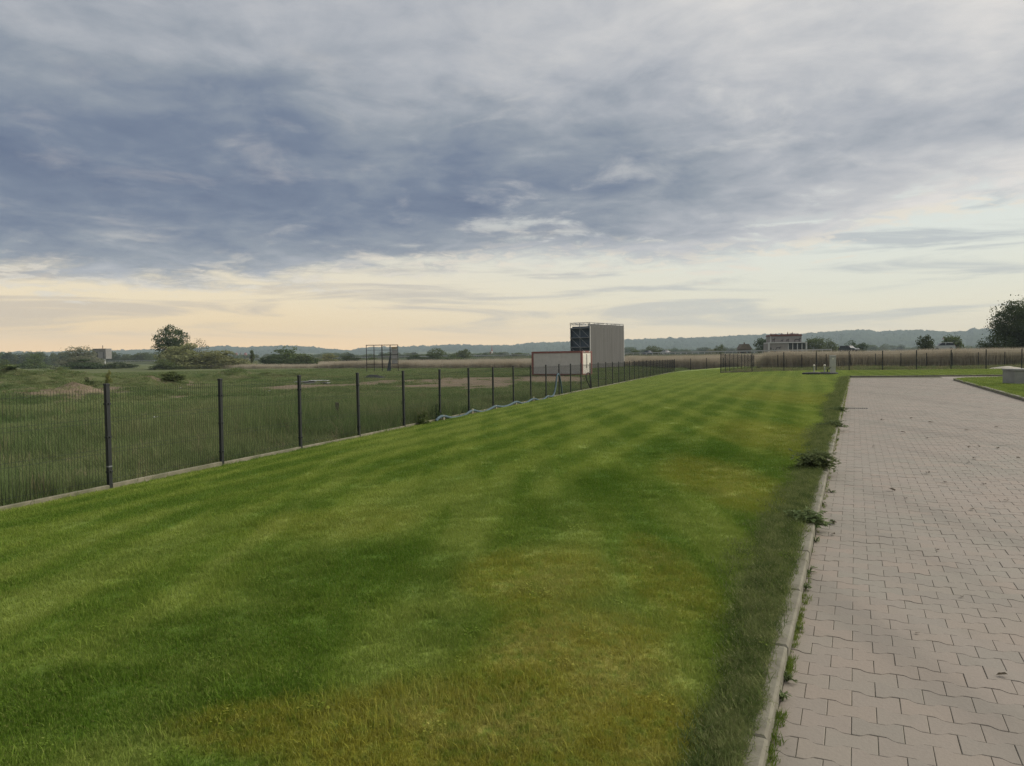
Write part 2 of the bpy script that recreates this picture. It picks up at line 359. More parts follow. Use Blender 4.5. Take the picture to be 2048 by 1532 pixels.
def lawn_colour(t, dark=1.0):
    p = pos(t); n0 = noise(vmap(p, (0, 0, 0), (0, 0, R(-18))), .33, 4, .6)
    ps = vmap(p, (0, 0, 0), (0, 0, R(20)), (1.0, .09, 1)); n1 = noise(ps, 1.5, 3, .5)      # mowing tracks
    n2 = noise(p, 1.6, 5, .65); n3 = noise(p, 14, 3, .6); n4 = noise(vmap(p, (5, 2, 0), (0, 0, R(20)), (1.0, .35, 1)), .8, 4, .6)
    c = mix(ss(n0, .36, .66), (0.096, 0.156, 0.020), (0.148, 0.204, 0.032))
    c = mix(ss(n1, .44, .60) * .7, c, (0.188, 0.233, 0.054)); c = mix(ss(n1, .53, .40) * .55, c, (0.070, 0.128, 0.018))
    c = mix(ss(n2, .56, .72) * .45, c, (0.064, 0.121, 0.016)); c = mix(ss(n2, .42, .30) * .4, c, (0.188, 0.217, 0.050))
    c = mix(ss(n4, .52, .68) * .4, c, (0.066, 0.128, 0.016))
    x_, y_, _z = sep(p); wob_ = (n2 - .5) * 1.5 + (n0 - .5) * 1.0 + (n4 - .5) * 1.0
    lat = x_ * math.cos(R(21)) - y_ * math.sin(R(21)); sw = ((lat * (2 * math.pi / .96) + (n0 - .5) * 2.6 + (n4 - .5) * 1.2))._m('SINE')
    sf = ss(y_, 3, 14, .25, 1.0)
    c = mix(ss(sw, .1, .9) * sf * .42, c, (.205, .250, .052)); c = mix(ss(sw, -.1, -.9) * sf * .42, c, (.066, .122, .016))
    def spots(lst):
        out = None
        for (px, py, rx, ry, a) in lst:
            q = atz(px, py, 0.0); e = (x_ - q.x) * (1 / rx); f_ = (y_ - q.y) * (1 / ry)
            v = ss((e * e + f_ * f_) + wob_, 1.35, .15) * a; out = v if out is None else out.mx(v)
        return out
    c = mix(spots(LUSH_VIGN) * .75, c, (0.046, 0.100, 0.009))
    c = mix(spots(DRY) * ss(n3, .32, .60, .30, 1.0), c, mix(ss(n2, .4, .65), (.225, .205, .032), (.290, .258, .072)))
    far = ss(y_, 8, 45); c = mix(far * .45, c, (0.235, 0.279, 0.100))  # pale lens veil over the distant lawn, put into the grass colour
    lu = (x_ - K0[0]) * LV[0] + (y_ - K0[1]) * LV[1]
    clip = ss(lu + (n2 - .5) * .9 + (n4 - .5) * .5 + .0, -.36, -.08) * ss(y_, 6, 34, 1.0, .45)
    c = mix(clip * .5, c, (.082, .112, .030))
    c = mix(ss(n3, .5, .75) * .3, c, (0.048, 0.087, 0.013))
    return c, n3
LUSH_VIGN = [(150, 1420, 1.1, .5, .9), (480, 1290, .8, .6, .9), (700, 1160, .9, 1.0, .9), (1230, 990, .7, 1.6, .8), (1400, 920, 1.0, 2.2, .8), (1120, 1040, .6, .9, .6), (900, 1290, .35, .35, .5)]  # deep green patches; the lower left ones also put corner vignetting into the colour
DRY = [(900, 1500, .75, .55, .85), (1150, 1360, .55, .9, .85), (1080, 1170, .55, .9, .6), (640, 1490, .6, .28, .7), (1330, 1180, .3, 1.1, .5), (1450, 975, .7, 2.4, .55), (1560, 880, 1.2, 4, .5), (1600, 800, 2.0, 6, .55), (1250, 1480, .35, .5, .9), (660, 1050, .9, .8, .25), (1500, 760, 4, 8, .35)]
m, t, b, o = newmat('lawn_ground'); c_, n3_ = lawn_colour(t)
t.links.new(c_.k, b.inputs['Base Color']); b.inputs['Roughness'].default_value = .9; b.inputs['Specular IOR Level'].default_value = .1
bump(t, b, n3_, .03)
def strip(Lp, Rp, nu):                   # a sheet between two rows of plan points
    Lp, Rp = np.asarray(Lp), np.asarray(Rp); tt = np.linspace(0, 1, nu)
    return Lp[:, None] * (1 - tt)[None, :, None] + Rp[:, None] * tt[None, :, None]
def sheet(Pxy, zf):
    z = zf(Pxy[..., 0], Pxy[..., 1]); V = np.concatenate([Pxy, z[..., None]], -1).reshape(-1, 3); r_, c_ = Pxy.shape[:2]
    I = (np.arange(r_ - 1)[:, None] * c_ + np.arange(c_ - 1)[None]).ravel(); return V, np.stack([I, I + 1, I + c_ + 1, I + c_], -1)
KW = .13                                 # kerb width
rows = np.concatenate([np.arange(-14, 40, .5), np.arange(40, 86, 1.0)])
UE = float(lane_u(*E0))
# main lawn: from the fence to the kerb, then on to the inner fence's side run
Lp = F0 + FD * rows[:, None]
kerb_back = K0 - LV * (KW - .01)
u_of = lambda q: ((q - K0) @ LU)
Rp = kerb_back + LU * np.clip(u_of(Lp), -20, UE)[:, None]
P1 = strip(Lp[u_of(Lp) <= UE], Rp[u_of(Lp) <= UE], 44)
V1, Q1 = sheet(P1, lawn_z)
# beyond: between the main fence and the line of the inner fence's side run, and the strip behind the end kerb
uu = np.arange(UE, 96, 1.0)
def fence_at_u(u):
    # point of the fence line with lane coordinate u
    s = (u - u_of(F0[None])[0]) / (FD @ LU); return F0 + FD * s
Lp2 = np.array([fence_at_u(u) for u in uu]); lim = u_of(C0[None])[0]
Rp2 = np.array([K0 + LV * (SIDE if u > lim else SIDE) + LU * u for u in uu])
V2, Q2 = sheet(strip(Lp2, Rp2, 24), lawn_z)
q0 = K0 + LV * SIDE + LU * UE; ww = np.arange(0, 40, 1.0)
# strip between end kerb and inner fence, running to the right
Lp3 = np.array([E0 + BD * v for v in np.arange(-.13, 34, 1.0)]); Rp3 = np.array([E0 + BD * v + BN * (float(c_d(*C0)) - float(c_d(*E0))) for v in np.arange(-.13, 34, 1.0)])
Lp3 = Lp3 + BN * .12
def back_z(x, y): return .09 - .03 * sst(c_d(x, y), -8, 0) + .01 * nz(x, y, .8, 5)
def lz2(x, y):
    a = sst(lane_v(x, y), -3.0, .5); return lawn_z(x, y) * (1 - a) + back_z(x, y) * a
V3, Q3 = sheet(strip(Lp3, Rp3, 14), back_z)
# wedge between the side-run line and the strip
uw = np.arange(UE, lim + .9, .9); Lp4 = np.array([K0 + LV * SIDE + LU * u for u in uw])
def strip_left(u):                       # left end of the strip at the lane coordinate u
    a0 = E0 - BD * .13 + BN * .12; tt = (u - u_of(a0[None])[0]) / (BN @ LU); return a0 + BN * tt
Rp4 = np.array([strip_left(u) if u > u_of((E0 - BD * .13 + BN * .12)[None])[0] else K0 - LV * (KW - .01) + LU * u for u in uw])
V4, Q4 = sheet(strip(Lp4, Rp4, 14), lambda x, y: lz2(x, y))
Vs = np.concatenate([V1, V2, V3, V4]); of = np.cumsum([0, len(V1), len(V2), len(V3)])
Qs = np.concatenate([Q1 + of[0], Q2 + of[1], Q3 + of[2], Q4 + of[3]])
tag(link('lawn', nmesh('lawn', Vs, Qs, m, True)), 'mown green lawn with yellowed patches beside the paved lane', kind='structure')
# lawn to the right of the lane
RV = LANE + KW
ur = np.concatenate([np.arange(-4, UE - 5, 1.0), np.linspace(UE - 5, UE - 1.6, 10)])
Lr = np.array([K0 + LV * (RV - .01 +  (0 if u < UE - 5 else (u - UE + 5) ** 2 * .35)) + LU * u for u in ur])
Rr = np.array([K0 + LV * 22 + LU * (u - (0)) for u in ur])
Rr = Rr + np.outer(np.linspace(0, 1, len(ur)) ** 2, LU * 5.0)
def rz_(x, y): return .085 + .02 * sst(lane_v(x, y), 5, 9) + .012 * nz(x, y, .9, 8)
V5, Q5 = sheet(strip(Lr, Rr, 30), rz_)
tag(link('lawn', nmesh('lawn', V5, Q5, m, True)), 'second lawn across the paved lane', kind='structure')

# ------------------------------------------------------------------ paving
def paver_colour(t, tint):
    p = pos(t); n1 = noise(p, .45, 4, .6); n2 = noise(p, 45, 4, .7); n3 = noise(p, 3.0, 5, .6)
    c = mix(ss(n1 + (tint - .5) * .35, .38, .64), (0.226, 0.192, 0.159), (0.209, 0.192, 0.157))
    c = mix(ss(noise(p, .16, 4, .6), .5, .68) * .35, c, (0.148, 0.138, 0.110)); c = mix(ss(tint, .55, 1.0) * .6, c, (0.249, 0.197, 0.159)); c = mix(ss(tint, .35, .0) * .6, c, (0.185, 0.172, 0.143))
    c = mix(ss(n3, .52, .75) * .35, c, (0.162, 0.147, 0.117)); c = mix(ss(n2, .45, .7) * .16, c, (0.134, 0.120, 0.096))
    tr_ = noise(vmap(p, (0, 0, 0), (0, 0, LA), (1.3, .09, 1)), 1.0, 4, .55); c = mix(ss(tr_, .50, .66) * .35, c, (0.134, 0.120, 0.099)); c = mix(ss(tr_, .46, .32) * .25, c, (0.251, 0.224, 0.191))
    return c, n2
def pavmat(name, attr):
    m, t, b, o = newmat(name)
    if attr: a = t.nodes.new('ShaderNodeAttribute'); a.attribute_name = 'tint'; ti = S(t, a.outputs['Fac'])
    else: ti = S(t, t.nodes.new('ShaderNodeObjectInfo').outputs['Random'])
    c, n2 = paver_colour(t, ti); t.links.new(c.k, b.inputs['Base Color']); b.inputs['Roughness'].default_value = .74; b.inputs['Specular IOR Level'].default_value = .4
    bump(t, b, n2, .002); return m
PAV1 = pavmat('paver', False); PAV2 = pavmat('paver_joined', True)
bed = simple('joint_sand', (.120, .105, .078), .95, .4, 3, c2=(.070, .080, .036))
PL, PW, AMP, GAP = .2, .139, .0135, .0022
def outline(half=None):
    def e(x):                            # height of the long edge at x (stone centre 0)
        a = abs(x); s_ = min(max((a - .030) / .036, 0), 1); return PW / 2 - GAP / 2 + AMP * (2 * s_ * s_ * (3 - 2 * s_) - 1)
    xl, xr = -PL / 2 + GAP / 2, PL / 2 - GAP / 2
    if half == 'L': xl = .001
    if half == 'R': xr = -.001
    ks = [x for x in (-.066, -.054, -.042, -.030, .030, .042, .054, .066) if xl < x < xr]
    xx = [xl] + ks + [xr]
    return [(x, -e(x)) for x in xx] + [(x, e(x)) for x in reversed(xx)]
def stone(half=None, ch=.002, depth=.06):
    o_ = outline(half); n = len(o_); cx = sum(p[0] for p in o_) / n; V = []; Fc = []
    if ch:
        V += [(cx + (x - cx) * (1 - ch / .09), y * (1 - ch / .065), 0) for x, y in o_]; V += [(x, y, -ch) for x, y in o_]; V += [(x, y, -depth) for x, y in o_]
        Fc.append(tuple(range(n)))
        for k_ in range(2):
            for q in range(n): Fc.append((k_ * n + q, (k_ + 1) * n + q, (k_ + 1) * n + (q + 1) % n, k_ * n + (q + 1) % n))
    return V, Fc
stones = []                              # (u, v, half)
for r_ in range(-16, int(46 / PW)):
    u = r_ * PW
    for c_i in range(26):
        if r_ % 2 == 0:
            if c_i < 25: stones.append((u, c_i * PL + PL / 2, None))
        else:
            stones.append((u, c_i * PL, 'L' if c_i == 0 else ('R' if c_i == 25 else None)))
def lane_limit(v): # lane coordinate u where the end kerb cuts
    return (UE + v * ((BD @ LU) / (BD @ LV)))
stones = [s_ for s_ in stones if s_[0] < lane_limit(s_[1]) - .07]
def in_view(x, y):
    d = _f * 0; d = Vector((x, y, -EYE)); dep = d.dot(_f)
    if dep < .3: return False
    return abs(d.dot(_r)) / dep < 1045 / F_PX and abs(d.dot(_u)) / dep < 790 / F_PX
wp = lambda u, v: K0 + LU * u + LV * v
stones.sort(key=lambda s_: ((not in_view(*wp(s_[0], s_[1]))), float(np.hypot(*wp(s_[0], s_[1])))))
pav = MB(); A = lambda u, v, z: (*(K0 + LU * u + LV * v), z)
# the bed under the stones
uq = [-2.6, UE + 1.2]
cornerR = K0 + LV * LANE
bedpts = [A(-2.6, -.02, -.0046), A(-2.6, LANE + .02, -.0046), A(lane_limit(LANE) + .1, LANE + .02, -.0046), A(UE + .05, -.02, -.0046)]
pav.quad(*bedpts)
lane = pav.build('paved_lane', bed); tag(lane, 'lane paved with interlocking grey pink concrete stones', kind='structure')
lane_rz = -LA                            # local x = LV, local y = LU
smesh = {}
for h_ in (None, 'L', 'R'):
    V, Fc = stone(h_); me = bpy.data.meshes.new('paver'); me.from_pydata(V, [], Fc); me.materials.append(PAV1); me.update(); smesh[h_] = me
NS = 300
for (u, v, h_) in stones[:NS]:
    o = link('paver', smesh[h_], lane); x, y = wp(u, v)
    o.location = (x, y, random.uniform(-.0018, .0018)); o.rotation_euler = (random.uniform(-.006, .006), random.uniform(-.006, .006), lane_rz + random.uniform(-.006, .006))
sh = {h_: (np.array(stone(h_)[0]), stone(h_)[1]) for h_ in (None, 'L', 'R')}
Vall = []; Fall = []; tint = []; n_ = 0; cr, sr = math.cos(lane_rz), math.sin(lane_rz)
for (u, v, h_) in stones[NS:]:
    V, Fc = sh[h_]; x, y = wp(u, v); d_ = math.hypot(x, y); tx, ty = random.uniform(-.006, .006), random.uniform(-.006, .006)
    W = np.stack([V[:, 0] * cr - V[:, 1] * sr + x, V[:, 0] * sr + V[:, 1] * cr + y, V[:, 2] + V[:, 0] * tx + V[:, 1] * ty + random.uniform(-.0018, .0018)], -1)
    n = len(V) // 3; far_ = d_ > 14
    Vall.append(W[:2 * n] if far_ else W); fc = Fc[:1 + n] if far_ else Fc
    Fall += [tuple(n_ + i for i in f) for f in fc]; tint += [random.random()] * len(fc); n_ += len(Vall[-1])
me = bpy.data.meshes.new('paver_field'); me.from_pydata(np.concatenate(Vall).tolist(), [], Fall); me.materials.append(PAV2)
a_ = me.attributes.new('tint', 'FLOAT', 'FACE'); a_.data.foreach_set('value', np.array(tint, np.float32)); me.update()
tag(link('paver_field', me, lane), kind='stuff')
# cross lane behind, running to the right
m, t, b, o = newmat('paver_far'); kv = t.nodes.new('ShaderNodeValue'); kv.outputs[0].default_value = .5
c, n2 = paver_colour(t, S(t, kv.outputs[0])); t.links.new(c.k, b.inputs['Base Color']); b.inputs['Roughness'].default_value = .86
cl = MB(); a0 = E0 + BD * (LANE * .9); cl.quad(*[(*q, -.004) for q in (K0 + LV * (LANE - .3) + LU * (UE - 9), K0 + LV * (LANE + 9) + LU * (UE - 9), E0 + BD * 34 - BN * 4, E0 + BD * 34, E0 + BD * 5.0)])
tag(cl.build('paved_cross_lane', m), 'paved cross lane turning right at the end', kind='structure')

# kerbs: every stone a part
conc = simple('kerb_concrete', (.205, .195, .150), .9, .3, 3, bmp=.006, c2=(.140, .130, .098))
def kerb(name, pts_fn, n, label, ztop=.09, skip=()):
    k_ = thing(name, (0, 0, 0), label, None); k_['kind'] = 'structure'
    mb = MB(); mb.cbox(-KW, 0, .003, .997, -.12, ztop, .012); me = mb.mesh('kerb_stone', conc)
    for i in range(n):
        o = link('kerb_stone', me, k_); (x, y), a = pts_fn(i); o.location = (x, y, random.uniform(-.006, .006)); o.rotation_euler = (random.uniform(-.004, .004), random.uniform(-.02, .02), a + random.uniform(-.006, .006))
    return k_
kerb('kerb', lambda i: (K0 + LU * (i - 3), -LA), int(UE) + 3, 'concrete kerb between the large lawn and the lane')
def rk(i):
    u = i - 3; 
    return K0 + LV * (LANE + KW) + LU * u, -LA
kerb('kerb', rk, int(UE) - 2, 'concrete kerb on the far side of the lane')
# curved kerb corner continues the right kerb
cmb = thing('kerb', (0, 0, 0), 'curved kerb corner where the lane turns right', None); cmb['kind'] = 'structure'
def cpt(u): return K0 + LV * (LANE + KW + max(0, u - UE + 5) ** 2 * .35) + LU * u
ul = np.linspace(int(UE) - 5, UE - 1.6, 10)
for a, bq in zip(ul[:-1], ul[1:]):
    p0, p1 = cpt(a), cpt(bq); d_ = (p1 - p0) / np.linalg.norm(p1 - p0); nn = np.array([d_[1], -d_[0]]) * -KW
    q_ = [p0 + nn, p0, p1, p1 + nn]; k_ = MB().hexa([(*q, -.12) for q in q_] + [(*q, .09) for q in q_]); k_.build('kerb_stone', conc, cmb)
kerb('kerb', lambda i: (E0 + BD * i + BN * .0, -math.pi / 2 + math.atan2(BD[1], BD[0]) ), 30, 'concrete kerb across the end of the lane')

# ------------------------------------------------------------------ scattered growth (kind = stuff)
def scatter(name, pts, rot, scl, vid, meshes, label):
    me = bpy.data.meshes.new(name); n = len(pts); me.vertices.add(n); me.vertices.foreach_set('co', np.asarray(pts, np.float32).ravel())
    a = me.attributes.new('rot', 'FLOAT_VECTOR', 'POINT'); a.data.foreach_set('vector', np.asarray(rot, np.float32).ravel())
    a = me.attributes.new('scl', 'FLOAT_VECTOR', 'POINT'); a.data.foreach_set('vector', np.asarray(scl, np.float32).ravel())
    a = me.attributes.new('vid', 'INT', 'POINT'); a.data.foreach_set('value', np.asarray(vid, np.int32))
    o = link(name, me); tag(o, label, kind='stuff')
    g = bpy.data.node_groups.new(name, 'GeometryNodeTree')
    g.interface.new_socket('Geometry', in_out='INPUT', socket_type='NodeSocketGeometry'); g.interface.new_socket('Geometry', in_out='OUTPUT', socket_type='NodeSocketGeometry')
    gi = g.nodes.new('NodeGroupInput'); go = g.nodes.new('NodeGroupOutput'); ip = g.nodes.new('GeometryNodeInstanceOnPoints'); jn = g.nodes.new('GeometryNodeJoinGeometry')
    for k_, m_ in enumerate(reversed(meshes)):
        src = bpy.data.objects.new(name + '_tuft', m_); oi = g.nodes.new('GeometryNodeObjectInfo'); oi.inputs['Object'].default_value = src; oi.inputs['As Instance'].default_value = True
        g.links.new(oi.outputs['Geometry'], jn.inputs[0])
    def na(nm, ty):
        q = g.nodes.new('GeometryNodeInputNamedAttribute'); q.data_type = ty; q.inputs[0].default_value = nm; return q.outputs[0]
    er = g.nodes.new('FunctionNodeEulerToRotation'); g.links.new(na('rot', 'FLOAT_VECTOR'), er.inputs[0])
    g.links.new(gi.outputs[0], ip.inputs['Points']); g.links.new(jn.outputs[0], ip.inputs['Instance'])
    ip.inputs['Pick Instance'].default_value = True
    g.links.new(na('vid', 'INT'), ip.inputs['Instance Index']); g.links.new(er.outputs[0], ip.inputs['Rotation']); g.links.new(na('scl', 'FLOAT_VECTOR'), ip.inputs['Scale'])
    g.links.new(ip.outputs[0], go.inputs[0])
    md = o.modifiers.new('scatter', 'NODES'); md.node_group = g
    return o
def tuft(n, rad, h0, h1, wd, lean, mat, seed, curl=.5, name='tuft'):
    r_ = np.random.default_rng(seed); a = r_.uniform(0, 2 * np.pi, n); q = rad * np.sqrt(r_.uniform(0, 1, n)); bx, by = q * np.cos(a), q * np.sin(a)
    h = r_.uniform(h0, h1, n); az = r_.uniform(0, 2 * np.pi, n); ln = np.abs(r_.normal(0, lean, n)); tw = az + r_.uniform(-1.2, 1.2, n) + np.pi / 2
    B = np.stack([bx, by, np.full(n, -.01)], -1); dr = np.stack([np.cos(az), np.sin(az), 0 * az], -1); sd = np.stack([np.cos(tw), np.sin(tw), 0 * tw], -1) * (wd / 2)
    up = np.array([0, 0, 1.0]); cl, sl = np.cos(ln)[:, None], np.sin(ln)[:, None]; l2 = ln * (1 + curl) + curl * .4; c2, s2 = np.cos(l2)[:, None], np.sin(l2)[:, None]
    Mm = B + (up * cl + dr * sl) * (h * .55)[:, None]; Tt = Mm + (up * c2 + dr * s2) * (h * .45)[:, None]
    V = np.stack([B - sd, B + sd, Mm + sd * .8, Mm - sd * .8, Tt], 1).reshape(-1, 3); i = np.arange(n) * 5
    T = np.concatenate([np.stack([i, i + 1, i + 2], -1), np.stack([i, i + 2, i + 3], -1), np.stack([i + 3, i + 2, i + 4], -1)])
    return nmesh(name, V, T, mat)
def blade_mat(name, colfn, trans=.3):
    m = bpy.data.materials.new(name); m.use_nodes = True; t = m.node_tree; t.nodes.clear(); MATS[name] = m
    o = t.nodes.new('ShaderNodeOutputMaterial'); c = colfn(t)
    d = t.nodes.new('ShaderNodeBsdfDiffuse'); tr = t.nodes.new('ShaderNodeBsdfTranslucent'); mx = t.nodes.new('ShaderNodeMixShader'); mx.inputs[0].default_value = trans
    t.links.new(c.k, d.inputs[0]); t.links.new(c.k, tr.inputs[0]); t.links.new(d.outputs[0], mx.inputs[1]); t.links.new(tr.outputs[0], mx.inputs[2]); t.links.new(mx.outputs[0], o.inputs[0])
    return m
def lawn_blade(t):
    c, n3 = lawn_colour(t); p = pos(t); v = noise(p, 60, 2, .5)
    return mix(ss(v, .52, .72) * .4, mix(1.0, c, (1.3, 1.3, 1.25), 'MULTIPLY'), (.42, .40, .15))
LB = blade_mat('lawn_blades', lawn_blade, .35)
def field_blade(t):
    p = pos(t); n1 = noise(p, .22, 5, .6); n2 = noise(p, 1.9, 4, .6); r_ = S(t, t.nodes.new('ShaderNodeObjectInfo').outputs['Random'])
    c = mix(ss(n1, .35, .65), (.112, .165, .060), (.180, .215, .092)); c = mix(ss(n2, .5, .72) * .6, c, (.078, .122, .046)); c = mix(ss(noise(p, .13, 4, .6), .54, .68) * .3, c, (.215, .200, .110)); return mix(ss(r_, .80, .95) * .5, c, (.290, .270, .145))
FB = blade_mat('field_blades', field_blade)
STRAW = blade_mat('straw', lambda t: mix(ss(noise(pos(t), 1.2, 3), .35, .65), (.24, .19, .115), (.30, .25, .16)), .2)
def reed_col(t):
    p = pos(t); n1 = noise(p, .06, 4, .6); n2 = noise(p, .9, 4, .6); x_, y_, z_ = sep(p)
    c = mix(ss(n1, .35, .65), (.400, .350, .265), (.460, .410, .320)); c = mix(ss(n2, .45, .7) * .4, c, (.310, .275, .205))
    return mix(ss(n1, .55, .75) * .4, c, (.210, .215, .120))
REED = blade_mat('reeds', reed_col, .35)
CLIP = blade_mat('clippings', lambda t: mix(ss(noise(pos(t), 55, 2), .54, .70) * .65, mix(ss(noise(pos(t), 6, 4), .35, .65), (.082, .118, .036), (.180, .210, .078)), (.380, .360, .190)), .3)
lawn_t = [tuft(50, .085, .022, .044, .0034, .42, LB, 100 + i) for i in range(5)] + [tuft(30, .08, .045, .085, .0042, .55, LB, 120 + i) for i in range(2)]
def clover(n, rad, size, mat, seed):
    r_ = np.random.default_rng(seed); a = r_.uniform(0, 6.28, n); q = rad * np.sqrt(r_.uniform(0, 1, n)); P0 = np.stack([q * np.cos(a), q * np.sin(a), r_.uniform(.015, .045, n)], -1)
    az = r_.uniform(0, 6.28, n); d = np.stack([np.cos(az), np.sin(az), r_.uniform(-.2, .5, n)], -1); sdv = np.stack([-np.sin(az), np.cos(az), r_.uniform(-.3, .3, n)], -1); z_ = (size * r_.uniform(.6, 1.2, n))[:, None]
    V = np.stack([P0, P0 + d * z_ * .6 + sdv * z_ * .5, P0 + d * z_, P0 + d * z_ * .6 - sdv * z_ * .5], 1).reshape(-1, 3); i = np.arange(n) * 4
    return nmesh('clover', V, np.concatenate([np.stack([i, i + 1, i + 2], -1), np.stack([i, i + 2, i + 3], -1)]), mat)
lawn_t += [clover(30, .075, .013, LB, 130)]
def polar(n, r0, r1, pw, a0=-.86, a1=.86):
    u = rng.uniform(0, 1, n); r_ = (r0 ** pw + u * (r1 ** pw - r0 ** pw)) ** (1 / pw); a = rng.uniform(a0, a1, n); return r_ * np.sin(a), r_ * np.cos(a), r_
def lawn_region(x, y):
    u, v = lane_u(x, y), lane_v(x, y)
    A1 = (f_d(x, y) < -.05) & (v < -KW) & (u < UE); A2 = (u >= UE) & (f_d(x, y) < -.05) & (v < SIDE) & (y < 90)
    A3 = (u >= UE) & (v >= SIDE) & (e_d(x, y) > .14) & (c_d(x, y) < -.05); A4 = (u >= UE - .5) & (v < 0) & (v >= SIDE) & (c_d(x, y) < -.05) & (u > UE)
    Cc = (v > RV + .02 + .35 * np.clip(u - UE + 5, 0, 9) ** 2) & (u < UE - 1.7 + (v - 5) * .15) & (v < 21)
    z = np.where(A1 | A2, lawn_z(x, y), np.where(Cc, rz_(x, y), np.where(v > -.2, back_z(x, y), lz2(x, y))))
    return A1 | A2 | A3 | A4 | Cc, z
x, y, r_ = polar(230000, 2.2, 88, .85)
ok, z = lawn_region(x, y); x, y, z, r_ = x[ok], y[ok], z[ok], r_[ok]
sc_ = np.clip((r_ / 5) ** .5, 1, 2.6) * rng.uniform(.8, 1.25, len(x)); zs = np.clip((r_ / 9) ** .22, 1, 1.35) * rng.uniform(.75, 1.25, len(x)) * (1 + .15 * nz(x, y, 1.2, 77))
cl1 = nz(x, y, 2.6, 301) + .5 * nz(x, y, 7, 302); cl2 = nz(x, y, 1.5, 303) + .4 * nz(x, y, 6, 304); uu_ = rng.uniform(0, 1, len(x))
vid = np.where(uu_ < .07 + .35 * (cl2 > 1.15), rng.integers(5, 7, len(x)), np.where(uu_ > 1.0 - .004 - .06 * (cl1 > .95), 7, rng.integers(0, 5, len(x))))
scatter('lawn_grass', np.stack([x, y, z], -1), np.stack([0 * x, 0 * x, rng.uniform(0, 6.28, len(x))], -1), np.stack([sc_, sc_, zs], -1), vid, lawn_t, 'short mown grass blades covering the lawn')
# cut grass lying along and over the kerb
clip_t = [tuft(34, .10, .05, .11, .0035, 1.25, CLIP, 140 + i, .25) for i in range(4)]
n = 10500; u = rng.uniform(0, 1, n) ** 2.0 * 46 - 1.6; band = .34 + .18 * nz(u, 0 * u, .9, 41) + .003 * u
v = -KW + .05 - np.abs(rng.normal(0, .36, n)) * band; over = rng.uniform(0, 1, n) < .10
bul = .5 + .5 * nz(u, 0 * u, 1.7, 43); keep = (v < -KW - .0) | (v < -KW + .075 * bul) | (over & (bul > .5)); v = np.where(over & (v > -KW), -KW + np.abs(rng.normal(0, .4, n)).clip(0, 1) * KW * .95, v)
u, v = u[keep], v[keep]; q = K0 + np.outer(u, LU) + np.outer(v, LV); z = np.where(v > -KW, .093, lawn_z(q[:, 0], q[:, 1]) + .012)
s_ = rng.uniform(.6, 1.15, len(u)) * np.clip(np.maximum(u / 8, .1) ** .3, 1, 1.6); s_ = np.where(v > -KW, s_ * .5, s_)
scatter('grass_clippings', np.column_stack([q, z]), np.stack([rng.normal(0, .1, len(u)), rng.normal(0, .1, len(u)), rng.uniform(0, 6.28, len(u))], -1), np.stack([s_, s_, s_ * .7], -1), rng.integers(0, 4, len(u)), clip_t, 'dark drying grass clippings heaped along the kerb')
# grass growing from the joint between kerb and paving
jt = [tuft(14, .018, .02, .06, .003, .5, LB, 160 + i) for i in range(3)]
u = np.concatenate([rng.uniform(-.6, .45, 90), rng.normal(.95, .16, 40), rng.uniform(1.2, 2.2, 50), rng.uniform(2.2, 30, 240)]); v = np.abs(rng.normal(.012, .012, len(u))); q = K0 + np.outer(u, LU) + np.outer(v, LV)
s_ = rng.uniform(.5, 1.4, len(u)); scatter('joint_grass', np.column_stack([q, 0 * u]), np.stack([0 * u, 0 * u, rng.uniform(0, 6.28, len(u))], -1), np.stack([s_, s_, s_], -1), rng.integers(0, 3, len(u)), jt, 'thin grass growing in the joint at the foot of the kerb')
# rough growth outside the fence
ft = [tuft(40, .22, .18, .42, .009, .38, FB, 200 + i) for i in range(4)] + [tuft(26, .16, .3, .62, .008, .3, FB, 210 + i) for i in range(2)] + [tuft(16, .14, .3, .55, .006, .35, STRAW, 220)]
x, y, r_ = polar(200000, 6, 170, 1.1, -.75, .5)
soil = soil_mask(x, y); ok = (f_d(x, y) > .12) & (rng.uniform(0, 1, len(x)) > soil * 1.05)
x, y, r_ = x[ok], y[ok], r_[ok]; z = field_z(x, y) - .02; near = np.exp(-f_d(x, y) / 1.6)
pat = nz(x, y, .45, 51); hs = rng.uniform(.55, 1.5, len(x)) * (1 - .55 * sst(r_, 22, 45)) * np.clip(.8 + .6 * pat, .35, 1.7) * (1 + .35 * near); sc_ = np.clip((r_ / 14) ** .5, 1, 3.2) * rng.uniform(.7, 1.2, len(x))
vid = np.where(rng.uniform(0, 1, len(x)) < .04, 6, np.where(rng.uniform(0, 1, len(x)) < .3, rng.integers(4, 6, len(x)), rng.integers(0, 4, len(x))))
scatter('field_grass', np.stack([x, y, z], -1), np.stack([0 * x, 0 * x, rng.uniform(0, 6.28, len(x))], -1), np.stack([sc_, sc_, hs], -1), vid, ft, 'rough tall grass and weeds of the field outside the fence')
# long grass inside the fenced-off corner
n = 9000; a = rng.uniform(0, 30, n); bb = rng.uniform(.3, 17, n); q = C0 + np.outer(a, BD) + np.outer(bb, BN); ok = lane_v(q[:, 0], q[:, 1]) > SIDE + .2; q = q[ok]
s_ = rng.uniform(.5, .9, len(q)) * (.7 + .5 * nz(q[:, 0], q[:, 1], .5, 61)); scatter('corner_grass', np.column_stack([q, field_z(q[:, 0], q[:, 1]) - .02]), np.stack([0 * s_, 0 * s_, rng.uniform(0, 6.28, len(q))], -1), np.stack([s_ * 2, s_ * 2, s_], -1), np.where(rng.uniform(0, 1, len(q)) < .45, 6, rng.integers(0, 6, len(q))), ft, 'uncut grass inside the fenced off rear corner')
